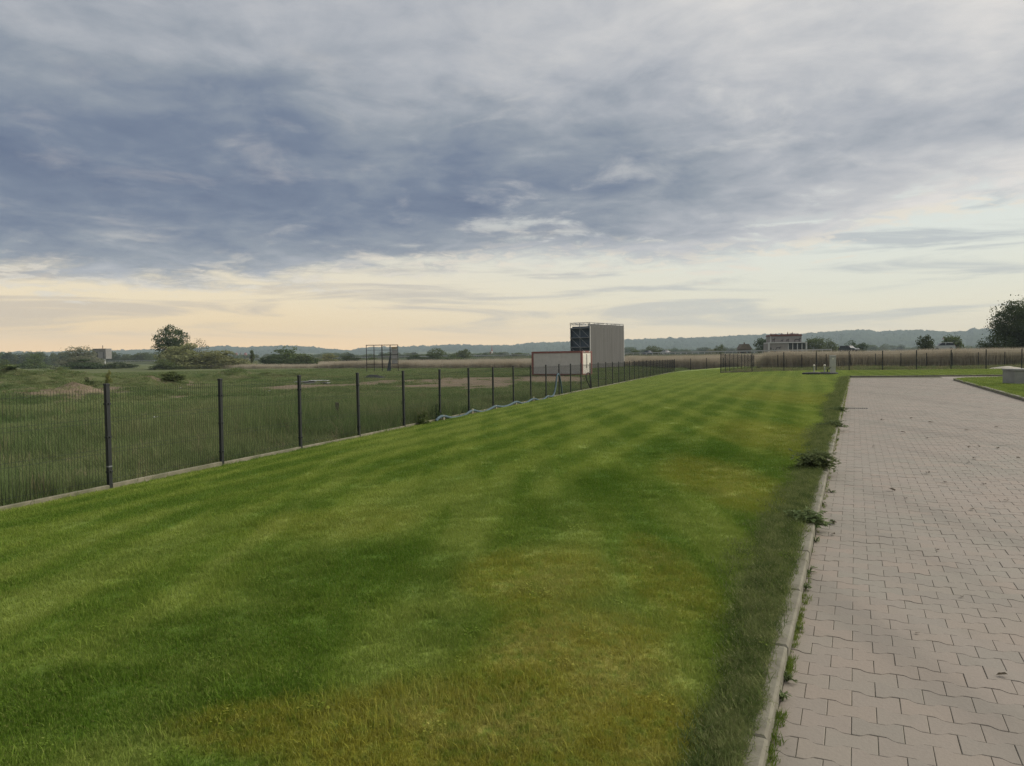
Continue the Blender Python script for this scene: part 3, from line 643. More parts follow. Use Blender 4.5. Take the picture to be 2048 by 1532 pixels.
# reeds
rt = [tuft(34, .45, 1.35, 2.15, .035, .10, REED, 230 + i, .35) for i in range(4)]
def band_pts(poly_lo, poly_hi, n):       # between two polylines of (px, depth)
    u = rng.uniform(0, 1, n); t_ = rng.uniform(0, 1, n) ** 1.3
    lx, ld = np.array(poly_lo).T; hx, hd = np.array(poly_hi).T; px = lx[0] + u * (lx[-1] - lx[0])
    d = np.interp(px, lx, ld) * (1 - t_) + np.interp(px, hx, hd) * t_; return (px - 1024) / F_PX * d, d
x1, y1 = band_pts([(1255, 150), (1340, 118), (1440, 102), (1500, 92), (1540, 84), (1700, 82.5), (1900, 81), (2150, 79)], [(1255, 175), (1340, 160), (1440, 140), (1540, 128), (1700, 120), (1900, 112), (2150, 105)], 19000)
x2, y2 = band_pts([(640, 175), (720, 165), (850, 150), (1000, 140), (1260, 138)], [(640, 200), (720, 195), (850, 190), (1000, 190), (1260, 190)], 9000)
x3, y3 = band_pts([(330, 205), (480, 190), (650, 180)], [(330, 215), (480, 205), (650, 200)], 1500)
x = np.concatenate([x1, x2, x3]); y = np.concatenate([y1, y2, y3]); hh = np.concatenate([np.full(len(x1), 1.0), np.full(len(x2), .9), np.full(len(x3), .6)]) * rng.uniform(.72, 1.08, len(x)) * (1 + .12 * nz(x, y, .12, 71))
gap = (nz(x, y, .10, 73) > -.95); x, y, hh = x[gap], y[gap], hh[gap]
scatter('reeds', np.stack([x, y, field_z(x, y) - .05], -1), np.stack([0 * x, 0 * x, rng.uniform(0, 6.28, len(x))], -1), np.stack([hh * 1.2, hh * 1.2, hh], -1), rng.integers(0, 4, len(x)), rt, 'belt of dry tan reeds behind the fences')

# ------------------------------------------------------------------ fences
STEEL = simple('fence_steel', (.018, .021, .022), .45, .35, 20, spec=.4); GALV = simple('zinc', (.30, .31, .32), .4, .3, 30, metal=.6)
BOARD = simple('fence_board', (.22, .20, .145), .92, .35, 2.5, bmp=.008, c2=(.12, .12, .075))
PH = 1.55
mb = MB(); mb.box(-.032, .032, -.025, .025, -.35, PH - .02); post_me = mb.mesh('post', STEEL)
mb = MB(); mb.cbox(-.036, .036, -.029, .029, PH - .02, PH + .012, .008); cap_me = mb.mesh('cap', STEEL)
mb = MB(); mb.box(-.042, .042, -.030, .028, 0, .03); mb.box(-.012, .012, -.046, -.03, .008, .027); clip_me = mb.mesh('clip', STEEL)
pm = MB()
for i in range(49):
    xx = .05 + i * .05
    pm.box(xx - .0015, xx + .0015, -.0015, .0015, .07, PH - .06)
for zz in (.12, .52, .58, .98, 1.04, 1.42):
    pm.box(.035, 2.465, .0025, .006, zz - .0018, zz + .0018)
WIRE = simple('fence_wire', (.018, .021, .021), .6, .2, 20); panel_me = pm.mesh('mesh_panel', WIRE)
mb = MB(); mb.cbox(.03, 2.47, -.03, .025, -.32, .05, .008); board_me = mb.mesh('base_board', BOARD)
def fence(name, label, posts, bays, clips=0, boards=True):
    """posts: list of (x, y, z, heading); bays: indices i with a panel from i to i+1"""
    x0, y0, z0, _ = posts[0]; f = thing(name, (x0, y0, z0), label, 'fence')
    for i, (x, y, z, a) in enumerate(posts):
        p_ = link('post', post_me, f); p_.location = (x - x0, y - y0, z - z0); p_.rotation_euler = (random.gauss(0, .004), random.gauss(0, .006), a)
        c_ = link('cap', cap_me, p_)
        if i < clips:
            for zz in (.22, .74, 1.24): k_ = link('clip', clip_me, p_); k_.location = (0, 0, zz)
    for i in bays:
        (x, y, z, a), (x2, y2, z2, _) = posts[i], posts[i + 1]; L_ = math.hypot(x2 - x, y2 - y); h_ = math.atan2(y2 - y, x2 - x)
        q = link('mesh_panel', panel_me, f); q.location = (x - x0, y - y0, z - z0); q.rotation_euler = (0, -math.atan2(z2 - z, L_), h_); q.scale = (L_ / 2.5, 1, 1)
        if boards: q = link('base_board', board_me, f); q.location = (x - x0, y - y0, z - z0 - .005 + random.uniform(-.012, .008)); q.rotation_euler = (0, -math.atan2(z2 - z, L_) + random.gauss(0, .002), h_ + random.gauss(0, .002)); q.scale = (L_ / 2.5, 1, 1)
    return f
ah = math.atan2(FD[1], FD[0])
mp = [(*(F0 + FD * 2.5 * i), fz(2.5 * i), ah) for i in range(-3, 35)]
main_fence = fence('panel_fence', 'long dark wire mesh fence along the left side of the lawn', mp, range(len(mp) - 1), clips=12)
band_ = MB().box(-.034, .034, -.027, .027, .305, .325).build('band', GALV, [c for c in main_fence.children if c.name.startswith('post')][3])
# rear run behind the lawn's end, seen far off
e_ = mp[-1]; rp = []
for i, px in enumerate((1349, 1381, 1413, 1447, 1481, 1513)):
    Yd = 93.2 + i * 1.2; p = atd(px, 743, Yd); rp.append((p.x, Yd, -.62 + .03 * i, 0.1))
fence('panel_fence', 'short far fence run closing the rear of the lawn in front of the reeds', rp, range(len(rp) - 1), boards=False)
# inner fence: side run and front run
cp = [(*(C0 + LU * 2.5 * i), -.02 - .02 * i, math.pi / 2 - LA) for i in range(9, 0, -1)] + [(*(C0 + BD * 2.5 * i), .04, math.atan2(BD[1], BD[0])) for i in range(0, 13)]
for px, i in ((1443, 9),): pass
fence('panel_fence', 'wire mesh fence with an angled corner behind the electric cabinet', cp, range(len(cp) - 1))
B0 = C0 + LU * 22.5; bp = [(*(B0 + BD * 2.5 * i), -.25, math.atan2(BD[1], BD[0])) for i in range(0, 15)]
fence('panel_fence', 'farthest wire mesh fence standing against the reeds behind the inner fence', bp, range(len(bp) - 1), boards=False)

# ------------------------------------------------------------------ drain hose along the fence
HOSE = simple('hose_blue', (.085, .125, .145), .8, .25, 12, spec=.15); BLACK = simple('black_rubber', (.015, .016, .017), .5, .3, 12)
WOODP = simple('pale_wood', (.42, .38, .28), .85, .3, 12, c2=(.30, .26, .18))
def on_fence(px, py, off):               # where the pixel's ray meets the upright plane beside the fence
    d = ray(px, py); n_ = Vector((FN[0], FN[1], 0)); p0 = Vector((F0[0], F0[1], 0)) - n_ * off; t_ = (p0 - Vector((0, 0, EYE))).dot(n_) / d.dot(n_); return Vector((0, 0, EYE)) + d * t_
hp = [(872, 845), (877, 839), (884, 835.5), (892, 836), (901, 838.5), (910, 838), (918, 836.5), (926, 834.5), (932, 831.5), (939, 826.5), (946, 823.5), (952, 824.5), (959, 826.3), (966, 826.5), (973, 824.5), (981, 820), (990, 815.2), (997, 815), (1004, 816), (1012, 814.8), (1021, 811.5), (1027, 808), (1033, 806), (1038, 807), (1043, 809), (1049, 808.8), (1055, 806.5), (1061, 802.5), (1067, 799.7), (1073, 800.8), (1079, 802.8), (1084, 802), (1089, 799.7), (1093, 796), (1096, 794.3), (1101, 794.8), (1105, 794.2), (1108, 790), (1110, 783), (1111.5, 774), (1112.5, 764), (1113.8, 755), (1116, 749.5), (1118.5, 753), (1120.5, 761), (1122, 770), (1123.3, 780), (1124, 789)]
pts3 = [on_fence(a, b_, .15) + Vector((0, 0, .045)) for a, b_ in hp]
fine = []
for i in range(len(pts3) - 1):           # Catmull-Rom
    p0, p1, p2, p3 = pts3[max(i - 1, 0)], pts3[i], pts3[i + 1], pts3[min(i + 2, len(pts3) - 1)]
    for j in range(10):
        s_ = j / 10; fine.append(.5 * ((2 * p1) + (p2 - p0) * s_ + (2 * p0 - 5 * p1 + 4 * p2 - p3) * s_ ** 2 + (3 * p1 - p0 - 3 * p2 + p3) * s_ ** 3))
hm = MB(); hm.tube(fine, [.040 + .004 * (i % 2) for i in range(len(fine))], 10)
ho = hm.build('drain_hose', HOSE, smooth=True); tag(ho, 'blue grey ribbed drain hose snaking along the foot of the fence', 'hose')
for i, (px, py, hh_) in enumerate([(887, 845, .17), (944.5, 833, .20), (992, 822.5, .17), (1032.5, 812.5, .15), (1067, 808, .22), (1097, 800.5, .16)]):
    p = on_fence(px, py, .16); gz = float(lawn_z(np.array(p.x), np.array(p.y))); k_ = MB(); k_.cbox(-.028, .028, -.02, .02, -.15, hh_, .006); k_.bar((-.03, 0, hh_ - .02), (.035, 0, hh_ - .03), .03)
    o = k_.build('wooden_stake', WOODP); o.location = (p.x, p.y, gz); o.rotation_euler = (random.gauss(0, .05), random.gauss(0, .05), ah); tag(o, 'short pale stake propping the blue grey hose at the fence', 'stake', 'stakes under the drain hose')
lp = [on_fence(a, b_, -.08) for a, b_ in ((1181, 776), (1177, 768), (1173.5, 760), (1172, 753), (1173, 747.5), (1176, 745.3), (1179, 746.5), (1180.5, 751), (1181.5, 760), (1182.5, 770), (1183, 778))]
fl = []
for i in range(len(lp) - 1):
    for j in range(5): fl.append(lp[i].lerp(lp[i + 1], j / 5))
o = MB().tube(fl, .03, 8).build('hose_loop', BLACK, smooth=True); tag(o, 'black hose end hung in a loop on a fence post', 'hose')

# ------------------------------------------------------------------ hills
def dirof(px, py):
    d = ray(px, py); return math.atan2(d.x, d.y), d.z / math.hypot(d.x, d.y)
prof = [(-400, 707), (0, 706), (130, 703), (210, 701), (300, 699), (345, 699), (400, 695), (455, 692), (480, 695), (500, 693.6), (560, 691), (622, 693.6), (657, 697.5), (698, 700.7), (723, 695.5), (795, 693.6), (855, 692), (896, 689), (960, 690), (1020, 690), (1058, 686), (1137, 683.5), (1200, 680.5), (1250, 678.6), (1273, 679), (1312, 676.6), (1400, 675), (1478, 671), (1542, 668.4), (1610, 667), (1673, 661.6), (1731, 659.5), (1756, 663.3), (1785, 661), (1817, 660), (1863, 660.7), (1884, 663.6), (1934, 662), (1945, 657.5), (1980, 657.8), (2050, 655), (2500, 650)]
pa = np.array([dirof(*q) for q in prof]); HR = 2900.0
az = np.linspace(-.95, .95, 2600); el = np.interp(az, pa[:, 0], pa[:, 1])
rr = np.concatenate([np.linspace(1650, 2300, 22), np.linspace(2330, 2900, 34), np.linspace(2960, 3500, 6)])
AZ, RR = np.meshgrid(az, rr); HX, HY = RR * np.sin(AZ), RR * np.cos(AZ)
shape = np.where(RR <= HR, np.clip((RR - 1650) / (HR - 1650), 0, 1) ** 1.7, 1 - sst(RR, HR, 3700) * .9)
spur = 1 + .16 * nz(HX, HY, .004, 91) * sst(RR, 1700, 2200) * (1 - sst(RR, 2500, 2880))
HZ = (EYE + el[None] * HR) * shape * spur
tree_h = np.abs(nz(HX, HY, .075, 93)) * 5.5 + np.abs(np.sin(HX * .11 + 2 * np.sin(HY * .013)) * np.sin(HY * .05)) * 2.0 + rng.uniform(0, 3.2, HX.shape)
wood = sst(nz(HX, HY, .0035, 95) + shape * 2.6, -.1, .4); HZ = HZ - 4.0 * wood * shape + tree_h * wood * (.35 + .65 * (RR > 1800)) - .6
V = np.stack([HX, HY, HZ], -1).reshape(-1, 3); nr, nc = HX.shape
I = (np.arange(nr - 1)[:, None] * nc + np.arange(nc - 1)[None]).ravel()
m, t, b, o = newmat('hill_forest'); a = t.nodes.new('ShaderNodeAttribute'); a.attribute_name = 'wood'; p = pos(t)
n1 = noise(p, .006, 5, .6); n2 = noise(p, .07, 4, .65)
fo = mix(ss(n1, .35, .65), (.034, .052, .034), (.052, .074, .044)); fo = mix(ss(n2, .45, .7) * .7, fo, (.020, .034, .022))
fi = mix(ss(n1, .4, .6), (.085, .105, .045), (.12, .13, .06))
t.links.new(mix(S(t, a.outputs['Fac']), fi, fo).k, b.inputs['Base Color']); b.inputs['Roughness'].default_value = .95; b.inputs['Specular IOR Level'].default_value = .05
me = nmesh('hills', V, np.stack([I, I + 1, I + nc + 1, I + nc], -1), m, True); a_ = me.attributes.new('wood', 'FLOAT', 'POINT'); a_.data.foreach_set('value', wood.ravel().astype(np.float32))
tag(link('hills', me), 'wooded blue green hills along the horizon', kind='structure')

# ------------------------------------------------------------------ road on its embankment
ctrl = [(190, 118), (130, 143), (98, 162), (80, 180), (66, 225), (50, 285), (10, 345), (-60, 395), (-200, 470), (-420, 575), (-800, 740), (-1500, 1000)]
rd = []
for i in range(len(ctrl) - 1):
    p0, p1, p2, p3 = [np.array(ctrl[min(max(i + k_, 0), len(ctrl) - 1)], float) for k_ in (-1, 0, 1, 2)]
    for j in range(14):
        s_ = j / 14; rd.append(.5 * ((2 * p1) + (p2 - p0) * s_ + (2 * p0 - 5 * p1 + 4 * p2 - p3) * s_ ** 2 + (3 * p1 - p0 - 3 * p2 + p3) * s_ ** 3))
rd = np.array(rd); td = np.gradient(rd, axis=0); td /= np.linalg.norm(td, axis=1)[:, None]; nd = np.stack([-td[:, 1], td[:, 0]], -1)
if (nd[0] @ -rd[0]) < 0: nd = -nd        # nd points towards the camera's side
RZ = 1.45
ASPH = simple('asphalt', (.055, .055, .056), .9, .2, .5); GRASSB = simple('bank_grass', (.060, .082, .030), .95, .45, .15, c2=(.095, .098, .045))
def ribbon(offs, zs, mat, name, label):
    V = []; n = len(rd)
    for o_, z_ in zip(offs, zs): V.append(np.column_stack([rd + nd * o_, np.full(n, z_)]))
    k_ = len(offs); V = np.stack(V, 1).reshape(-1, 3); I = (np.arange(n - 1)[:, None] * k_ + np.arange(k_ - 1)[None]).ravel()
    return tag(link(name, nmesh(name, V, np.stack([I, I + 1, I + k_ + 1, I + k_], -1), mat, False)), label, kind='structure')
ribbon((4.0, -4.0), (RZ, RZ), ASPH, 'road', 'asphalt main road on a low bank'); ribbon((8.5, 5.2, 4.02), (-.7, RZ - .06, RZ - .01), GRASSB, 'road_bank', 'grassy bank of the main road'); ribbon((-4.02, -5.2, -8.5), (RZ - .01, RZ - .06, -.7), GRASSB, 'road_bank', 'grassy far bank of the main road')
RAIL = simple('rail_zinc', (.42, .43, .43), .5, .2, 3, metal=.3)
def guard(o_, label, i0, i1):
    q = rd[i0:i1] + nd[i0:i1] * o_; g = thing('guard_rail', (*q[0], RZ), label, 'guard rail'); rl = MB(); n = len(q)
    for i in range(n - 1):
        a, b_ = q[i] - q[0], q[i + 1] - q[0]; rl.bar((*a, .62), (*b_, .62), .05, .30)
    rl.build('rail', RAIL, g); ps = MB()
    for i in range(n - 1):
        L_ = np.linalg.norm(q[i + 1] - q[i])
        for s_ in np.arange(0, L_, 4): a = q[i] + (q[i + 1] - q[i]) * s_ / L_ - q[0]; ps.box(a[0] - .06, a[0] + .06, a[1] - .06, a[1] + .06, -.3, .7)
    tag(ps.build('rail_posts', RAIL, g), kind='stuff')
guard(4.6, 'galvanised guard rail along the near side of the main road', 42, len(rd) - 20)
LINE = simple('road_paint', (.7, .7, .68), .7, .1, 3)

# ------------------------------------------------------------------ vehicles on the road
GLASS, t, b, o = newmat('car_glass'); b.inputs['Base Color'].default_value = (.02, .025, .03, 1); b.inputs['Roughness'].default_value = .35; b.inputs['Specular IOR Level'].default_value = .25
TYRE = simple('tyre', (.02, .02, .02), .85, .2, 9); RIM = simple('rim', (.35, .35, .36), .35, .1, 9, metal=.7); LAMP = simple('lamp_lens', (.3, .3, .3), .15, .05, 9); TAIL = simple('tail_lens', (.35, .02, .02), .2, .05, 9)
def paint(name, c):
    m, t, b, o = newmat(name); b.inputs['Base Color'].default_value = (*c, 1); b.inputs['Roughness'].default_value = .5; b.inputs['Coat Weight'].default_value = .1; return m
def car(label, x, y, z, rz, mat, kind='estate', cat='car'):
    g = thing('car', (x, y, z), label, cat, rz=rz); L2 = 2.25; W = .88; tall = {'estate': 1.46, 'suv': 1.72, 'hatch': 1.45}[kind]
    roof = {'estate': (-2.0, .55), 'suv': (-1.95, .45), 'hatch': (-1.5, .5)}[kind]; sill = .32; belt = tall * .62
    low = [(-L2, sill + .1), (-L2 + .12, sill - .05), (L2 - .15, sill - .05), (L2, sill + .12), (L2 - .02, belt - .2), (L2 - .25, belt - .08), (1.1, belt + .02), (-L2 + .1, belt + .06), (-L2 - .02, belt - .1)]
    def loft(prof, w0, w1, mats, name, parent):
        mb = MB(); n = len(prof); zmax = max(p[1] for p in prof); zmin = min(p[1] for p in prof)
        for sgn in (-1, 1): mb.v += [(p[0] * .97, sgn * (w0 + (w1 - w0) * (p[1] - zmin) / (zmax - zmin)), p[1]) for p in prof]
        mb.v += [(p[0], 0, p[1] + .015) for p in prof]
        mb.f += [tuple(range(n)), tuple(range(2 * n - 1, n - 1, -1))]
        for q in range(n):
            w_ = (q + 1) % n; mb.f += [(q, w_, 2 * n + w_, 2 * n + q), (2 * n + q, 2 * n + w_, n + w_, n + q)]
        mb.mi = [0] * len(mb.f); return mb.build(name, mats, parent)
    loft(low, W * .96, W, mat, 'body', g)
    gh = [(roof[0] - .12, belt), (1.15, belt - .02), (roof[1] - .05, tall - .04), (roof[0] + .12, tall - .04)]; loft(gh, W * .93, W * .74, GLASS, 'window_band', g)
    rf = [(roof[0] + .05, tall - .07), (roof[1], tall - .07), (roof[1] - .12, tall), (roof[0] + .12, tall)]; loft(rf, W * .75, W * .70, mat, 'roof', g)
    for sx in (1.38, -1.35):
        for sy in (-1, 1):
            wh = MB(); wh.tube([(0, -.11, 0), (0, .11, 0)], .32, 14); o_ = wh.build('wheel', TYRE, g, False); o_.location = (sx, sy * (W - .08), .32)
            r_ = MB(); r_.tube([(0, sy * .105, 0), (0, sy * .12, 0)], .2, 10); r_.build('rim', RIM, o_)
    for sy in (-1, 1):
        MB().cbox(L2 - .1, L2 + .005, sy * .62 - .17, sy * .62 + .17, belt - .32, belt - .18, .02).build('headlight', LAMP, g)
        MB().cbox(-L2 - .01, -L2 + .06, sy * .66 - .12, sy * .66 + .12, belt - .25, belt + .0, .02).build('tail_light', TAIL, g)
        for px_ in (-.35, ): MB().box(px_ - .04, px_ + .04, sy * W * .86 - .02, sy * W * .86 + .02, belt, tall - .05).build('pillar', mat, g)
    return g
def on_road(px, lane_off):               # the point of the road under an image column
    k_ = (px - 1024) / F_PX; i = int(np.argmin(np.abs(rd[:, 0] - k_ * rd[:, 1]) + (rd[:, 1] > 420) * 1e5)); q = rd[i] + nd[i] * lane_off; return q, math.atan2(td[i][1], td[i][0])
DARKP = paint('paint_dark', (.03, .045, .055)); SILV = paint('paint_silver', (.42, .45, .43)); WHIT = paint('paint_white', (.75, .75, .74)); BLUEP = paint('paint_blue', (.05, .09, .14))
q, a = on_road(1703, 1.8); car('dark estate car driving on the main road past the hills', q[0], q[1], RZ, a if math.cos(a) > 0 else a + math.pi, DARKP)
q, a = on_road(1898, 1.8); car('pale green grey off-road car on the road beside the bushy roadside trees', q[0], q[1], RZ, a + .35, SILV, 'suv')
q, a = on_road(1338, 1.8); car('white car on the road right of the tall grey scaffold screen', q[0], q[1], RZ, a, WHIT, 'hatch')
q, a = on_road(1288, -1.8); car('dark blue car on the road close to the tall grey scaffold screen', q[0], q[1], RZ, a, BLUEP, 'hatch')
i = int(np.argmin(np.abs(rd[:, 0] - (83 - 1024) / F_PX * rd[:, 1]) + (rd[:, 1] < 300) * 1e5)); q = rd[i] + nd[i] * 1.8; car('white car far off on the road in front of the left tree belt', q[0], q[1], RZ, math.atan2(td[i][1], td[i][0]), WHIT, 'hatch')

# ------------------------------------------------------------------ site container
def gz(x, y): return float(field_z(np.array(float(x)), np.array(float(y))))
RED = simple('red_frame', (.235, .095, .080), .6, .25, 4); PANEL = simple('white_panel', (.47, .46, .42), .6, .1, 2); FIT_LITW = simple('fitting_lit_end_white', (.66, .63, .54), .6, .12, 2); SHUT = simple('shutter', (.30, .29, .26), .6, .2, 3)
cx, cy = 7.56, 81.0; ct = thing('site_container', (cx, cy, gz(cx, cy)), 'white panelled site container with a red steel frame', 'container', rz=math.atan2(.5, -.866))
CL, CWd, CH = 6.0, -2.44, 2.72           # local x along the long side, local y negative = depth to the rear
z0 = .12
for (a, b_) in (((0, 0), (0, 0)), ((CL, 0), (CL, 0)), ((0, CWd), (0, CWd)), ((CL, CWd), (CL, CWd))):
    MB().box(a[0] - .1, a[0] + .1, a[1] - .1, a[1] + .1, z0, CH).build('corner_post', RED, ct)
for zz, hh_ in ((z0, .16), (CH - .16, .2)):
    for yy in (0, CWd): MB().box(.1, CL - .1, yy - .085, yy + .085, zz, zz + hh_).build('beam', RED, ct)
    for xx in (0, CL): MB().box(xx - .085, xx + .085, CWd + .1, -.1, zz, zz + hh_).build('beam', RED, ct)
n = 5
for i in range(n):
    a, b_ = .1 + (CL - .2) * i / n, .1 + (CL - .2) * (i + 1) / n
    MB().box(a + .006, b_ - .006, -.03, .03, z0 + .16, CH - .16).build('wall_panel', PANEL, ct); MB().box(a + .006, b_ - .006, CWd - .03, CWd + .03, z0 + .16, CH - .16).build('wall_panel', PANEL, ct)
MB().box(CL - .03, CL + .03, CWd + .1, -.1, z0 + .16, CH - .16).build('wall_panel', PANEL, ct)
MB().box(-.03, .03, CWd + .1, -.1, z0 + .16, CH - .16).build('wall_panel', FIT_LITW, ct)  # end wall paler than the long sides: its brighter light is in the colour
for k_, yy in enumerate((-.62, -1.72)):
    wdo = MB(); wdo.box(-.055, -.03, yy - .42, yy + .42, 1.15, 2.36); wo_ = wdo.build('window', FIT_LITW, ct); sh_ = MB()
    for q in range(8): sh_.box(-.07, -.054, yy - .38, yy + .38, 1.2 + q * .145, 1.325 + q * .145)
    sh_.build('shutter', FIT_LITW, wo_)
MB().box(-.075, -.03, -1.25, -1.09, .9, 2.4).build('downpipe', SHUT, ct)
for yy in (-.5, -1.9): MB().box(-.09, -.084, yy - .2, yy + .2, CH - .1, CH + .02).build('bracket', SHUT, ct)
MB().box(.12, CL - .12, CWd + .12, -.12, CH - .02, CH + .03).build('roof', PANEL, ct)
for xx in (.3, 3, 5.7):
    for yy in (-.2, CWd + .2): MB().box(xx - .2, xx + .2, yy - .15, yy + .15, -.2, z0 - .001).build('footing_block', conc, ct)

# ------------------------------------------------------------------ scaffold screen
SCREEN = None
m, t, b, o = newmat('grey_cladding'); p = obco(t); wv = t.nodes.new('ShaderNodeTexWave'); wv.inputs['Scale'].default_value = 1.6; wv.inputs['Distortion'].default_value = 2.5; t.links.new(p.k, wv.inputs[0])
c = mix(ss(S(t, wv.outputs[1]), .1, .9), (.084, .082, .074), (.102, .100, .091)); c = mix(ss(noise(vmap(p, (0, 0, 0), (0, 0, 0), (2.2, 2.2, .18)), .8, 5), .45, .7) * .6, c, (.062, .060, .053)); t.links.new(c.k, b.inputs['Base Color']); b.inputs['Roughness'].default_value = .85; SCREEN = m
DNET = simple('dark_net', (.075, .098, .130), .9, .2, 1); TUBE = simple('scaffold_tube', (.26, .27, .28), .45, .25, 3, metal=.4); EDGE = simple('edge_trim', (.50, .49, .46), .7, .1, 2)
sx, sy = 13.1, 125.0; sc_t = thing('scaffold_screen', (sx, sy, gz(sx, sy)), 'tall grey clad scaffold screen standing behind the red framed container', 'scaffold', rz=math.atan2(9.8, 7.1))
SL_, SD_, SHh = 12.0, 3.9, 7.2           # x along the clad front, y into the depth
n = 8
for i in range(n): MB().box(SL_ * i / n + .01, SL_ * (i + 1) / n - .01, -.04, -.01 - .012 * (i % 2), .1, SHh + .22).build('cladding_sheet', SCREEN, sc_t)
for xx in (0, SL_): MB().box(xx - .06, xx + .06, -.07, .04, 0, SHh - .1).build('edge_trim', EDGE, sc_t)
MB().box(.1, SL_ - .1, SD_ - .05, SD_, .1, SHh - .3).build('rear_net', DNET, sc_t); MB().box(.55, .6, .1, SD_ - .1, .1, SHh - .1).build('inner_net', DNET, sc_t)
for xx in (0, 3, 6, 9, 12):
    for yy in (.12, SD_ / 2, SD_ - .1): MB().tube([(xx, yy, 0), (xx, yy, SHh + (.55 if yy != SD_ / 2 else .5))], .05, 6).build('standard', TUBE, sc_t)
for zz in (.4, 2.0, 3.6, 5.2, 6.8, SHh + .22, SHh + .5):
    for xx in (0, 6, 12): MB().tube([(xx, 0.05, zz), (xx, SD_, zz)], .045, 6).build('transom', TUBE, sc_t)
    for yy in (.12, SD_ - .1): MB().tube([(0, yy, zz), (SL_, yy, zz)], .045, 6).build('ledger', TUBE, sc_t)
for zz in (2.0, 3.6, 5.2, 6.8): MB().box(-.15, SL_ + .15, .2, SD_ - .2, zz - .06, zz - .02).build('deck_board', TUBE, sc_t)
for zz in (.4, 2.0, 3.6, 5.2):
    MB().tube([(-.03, SD_ / 2, zz), (-.03, SD_ - .1, zz + 1.6)], .04, 6).build('brace', TUBE, sc_t); MB().tube([(-.03, .12, zz), (-.03, SD_ / 2, zz + 1.6)], .04, 6).build('brace', TUBE, sc_t)
for xx in np.arange(0, SL_ + .1, 1.5): MB().tube([(xx, -.02, SHh - .3), (xx, -.02, SHh + .42)], .035, 6).build('rail_post', TUBE, sc_t)
for i in range(5): MB().tube([(.2, SD_ * (i + .1) / 5, SHh + .1), (.2, SD_ * (i + .9) / 5, SHh + .5)], .03, 5).build('rail_brace', TUBE, sc_t)

# ------------------------------------------------------------------ bare steel hoarding frame
RUST = simple('rusty_steel', (.050, .036, .034), .75, .4, 3); BOARDG = simple('grey_board', (.26, .255, .25), .8, .15, 1.5); BOARDO = simple('ochre_board', (.25, .215, .15), .8, .15, 1.5); BOARDD = simple('dark_board', (.045, .055, .062), .8, .3, 2)
p = atd(733.6, 741, 124); hf = thing('hoarding_frame', (p.x, 124, gz(p.x, 124)), 'empty rusty steel hoarding frame with a few grey boards left', 'frame', rz=R(9))
zt = 1.6 + (715.9 - 691) / F_PX * 124 - gz(p.x, 124); zb = 1.6 + (715.6 - 728) / F_PX * 124 - gz(p.x, 124); k_ = 124 / F_PX * 1.01
xp = [0, 14.8 * k_, 30.4 * k_, 46.4 * k_, 61.5 * k_]
for i, xx in enumerate(xp): w_ = .16 if i in (2, 3) else .11; MB().box(xx - w_ / 2, xx + w_ / 2, -w_ / 2, w_ / 2, -.5, zt).build('post', RUST, hf)
MB().box(-.06, xp[4] + .06, -.05, .05, zt + .002, zt + .11).build('top_beam', RUST, hf); MB().box(.06, xp[4] - .06, -.14, -.09, zb - .05, zb + .05).build('bottom_beam', RUST, hf)
for zz in (zb + 9.7 * k_, zb + 18.5 * k_, zb + 27.6 * k_): MB().box(xp[2], xp[4] - .05, -.14, -.095, zz - .035, zz + .035).build('rail', RUST, hf)
MB().box(.06, xp[2], -.13, -.1, zb + 27.6 * k_ - .02, zb + 27.6 * k_ + .02).build('rail', RUST, hf)
for i in range(4): MB().box(xp[3] + .2, xp[4] - .1, -.09, -.07, zb + .08 + 9.2 * i * k_, zb + 9.2 * (i + 1) * k_ - (.25 if i == 3 else .05)).build('board', BOARDO if i == 3 else BOARDG, hf)
MB().box(xp[2] + .15, xp[3] - .2, -.09, -.07, zb + 13 * k_, zb + 15.5 * k_).build('board', BOARDG, hf)
ob = MB(); xa = xp[3] - .7; ob.hexa([(xa, -.5, -.2), (xp[3] + .05, -.5, -.2), (xp[3] + .05, -.45, -.2), (xa, -.45, -.2), (xp[3] - .1, -.22, zb + 16 * k_), (xp[3] + .12, -.22, zb + 22 * k_), (xp[3] + .12, -.18, zb + 22 * k_), (xp[3] - .1, -.18, zb + 16 * k_)]); o = ob.build('leaning_board', BOARDD); o.location = hf.location; o.rotation_euler = hf.rotation_euler; tag(o, 'dark tapering board leaning against the rusty hoarding frame', 'board')

# ------------------------------------------------------------------ cabinet, vents, well cover, stone block
GRP = simple('cabinet_grey', (.40, .40, .37), .6, .12, 4); LIDM = simple('lid_dark', (.030, .033, .031), .85, .3, 3); PIPEG = simple('vent_grey', (.33, .34, .32), .6, .2, 6)
def lz(x, y):
    ok_, z_ = lawn_region(np.array([x]), np.array([y])); return float(z_[0])
p = atz(1665.5, 746.5, .07); ca = thing('electric_cabinet', (p.x, p.y, lz(p.x, p.y)), 'slim grey electric cabinet standing on the rear lawn', 'cabinet', rz=R(-14))
MB().box(-.17, .17, -.13, .13, -.1, .44).build('plinth', GRP, ca); MB().cbox(-.19, .19, -.15, .15, .452, 1.2, .02).build('housing', GRP, ca); MB().box(-.165, .165, -.163, -.152, .5, 1.12).build('door', GRP, ca); MB().box(-.06, .06, -.18, -.165, .98, 1.06).build('plate', FIT_LITW, ca); MB().cbox(-.21, .21, -.18, .17, 1.2, 1.25, .02).build('roof', GRP, ca)
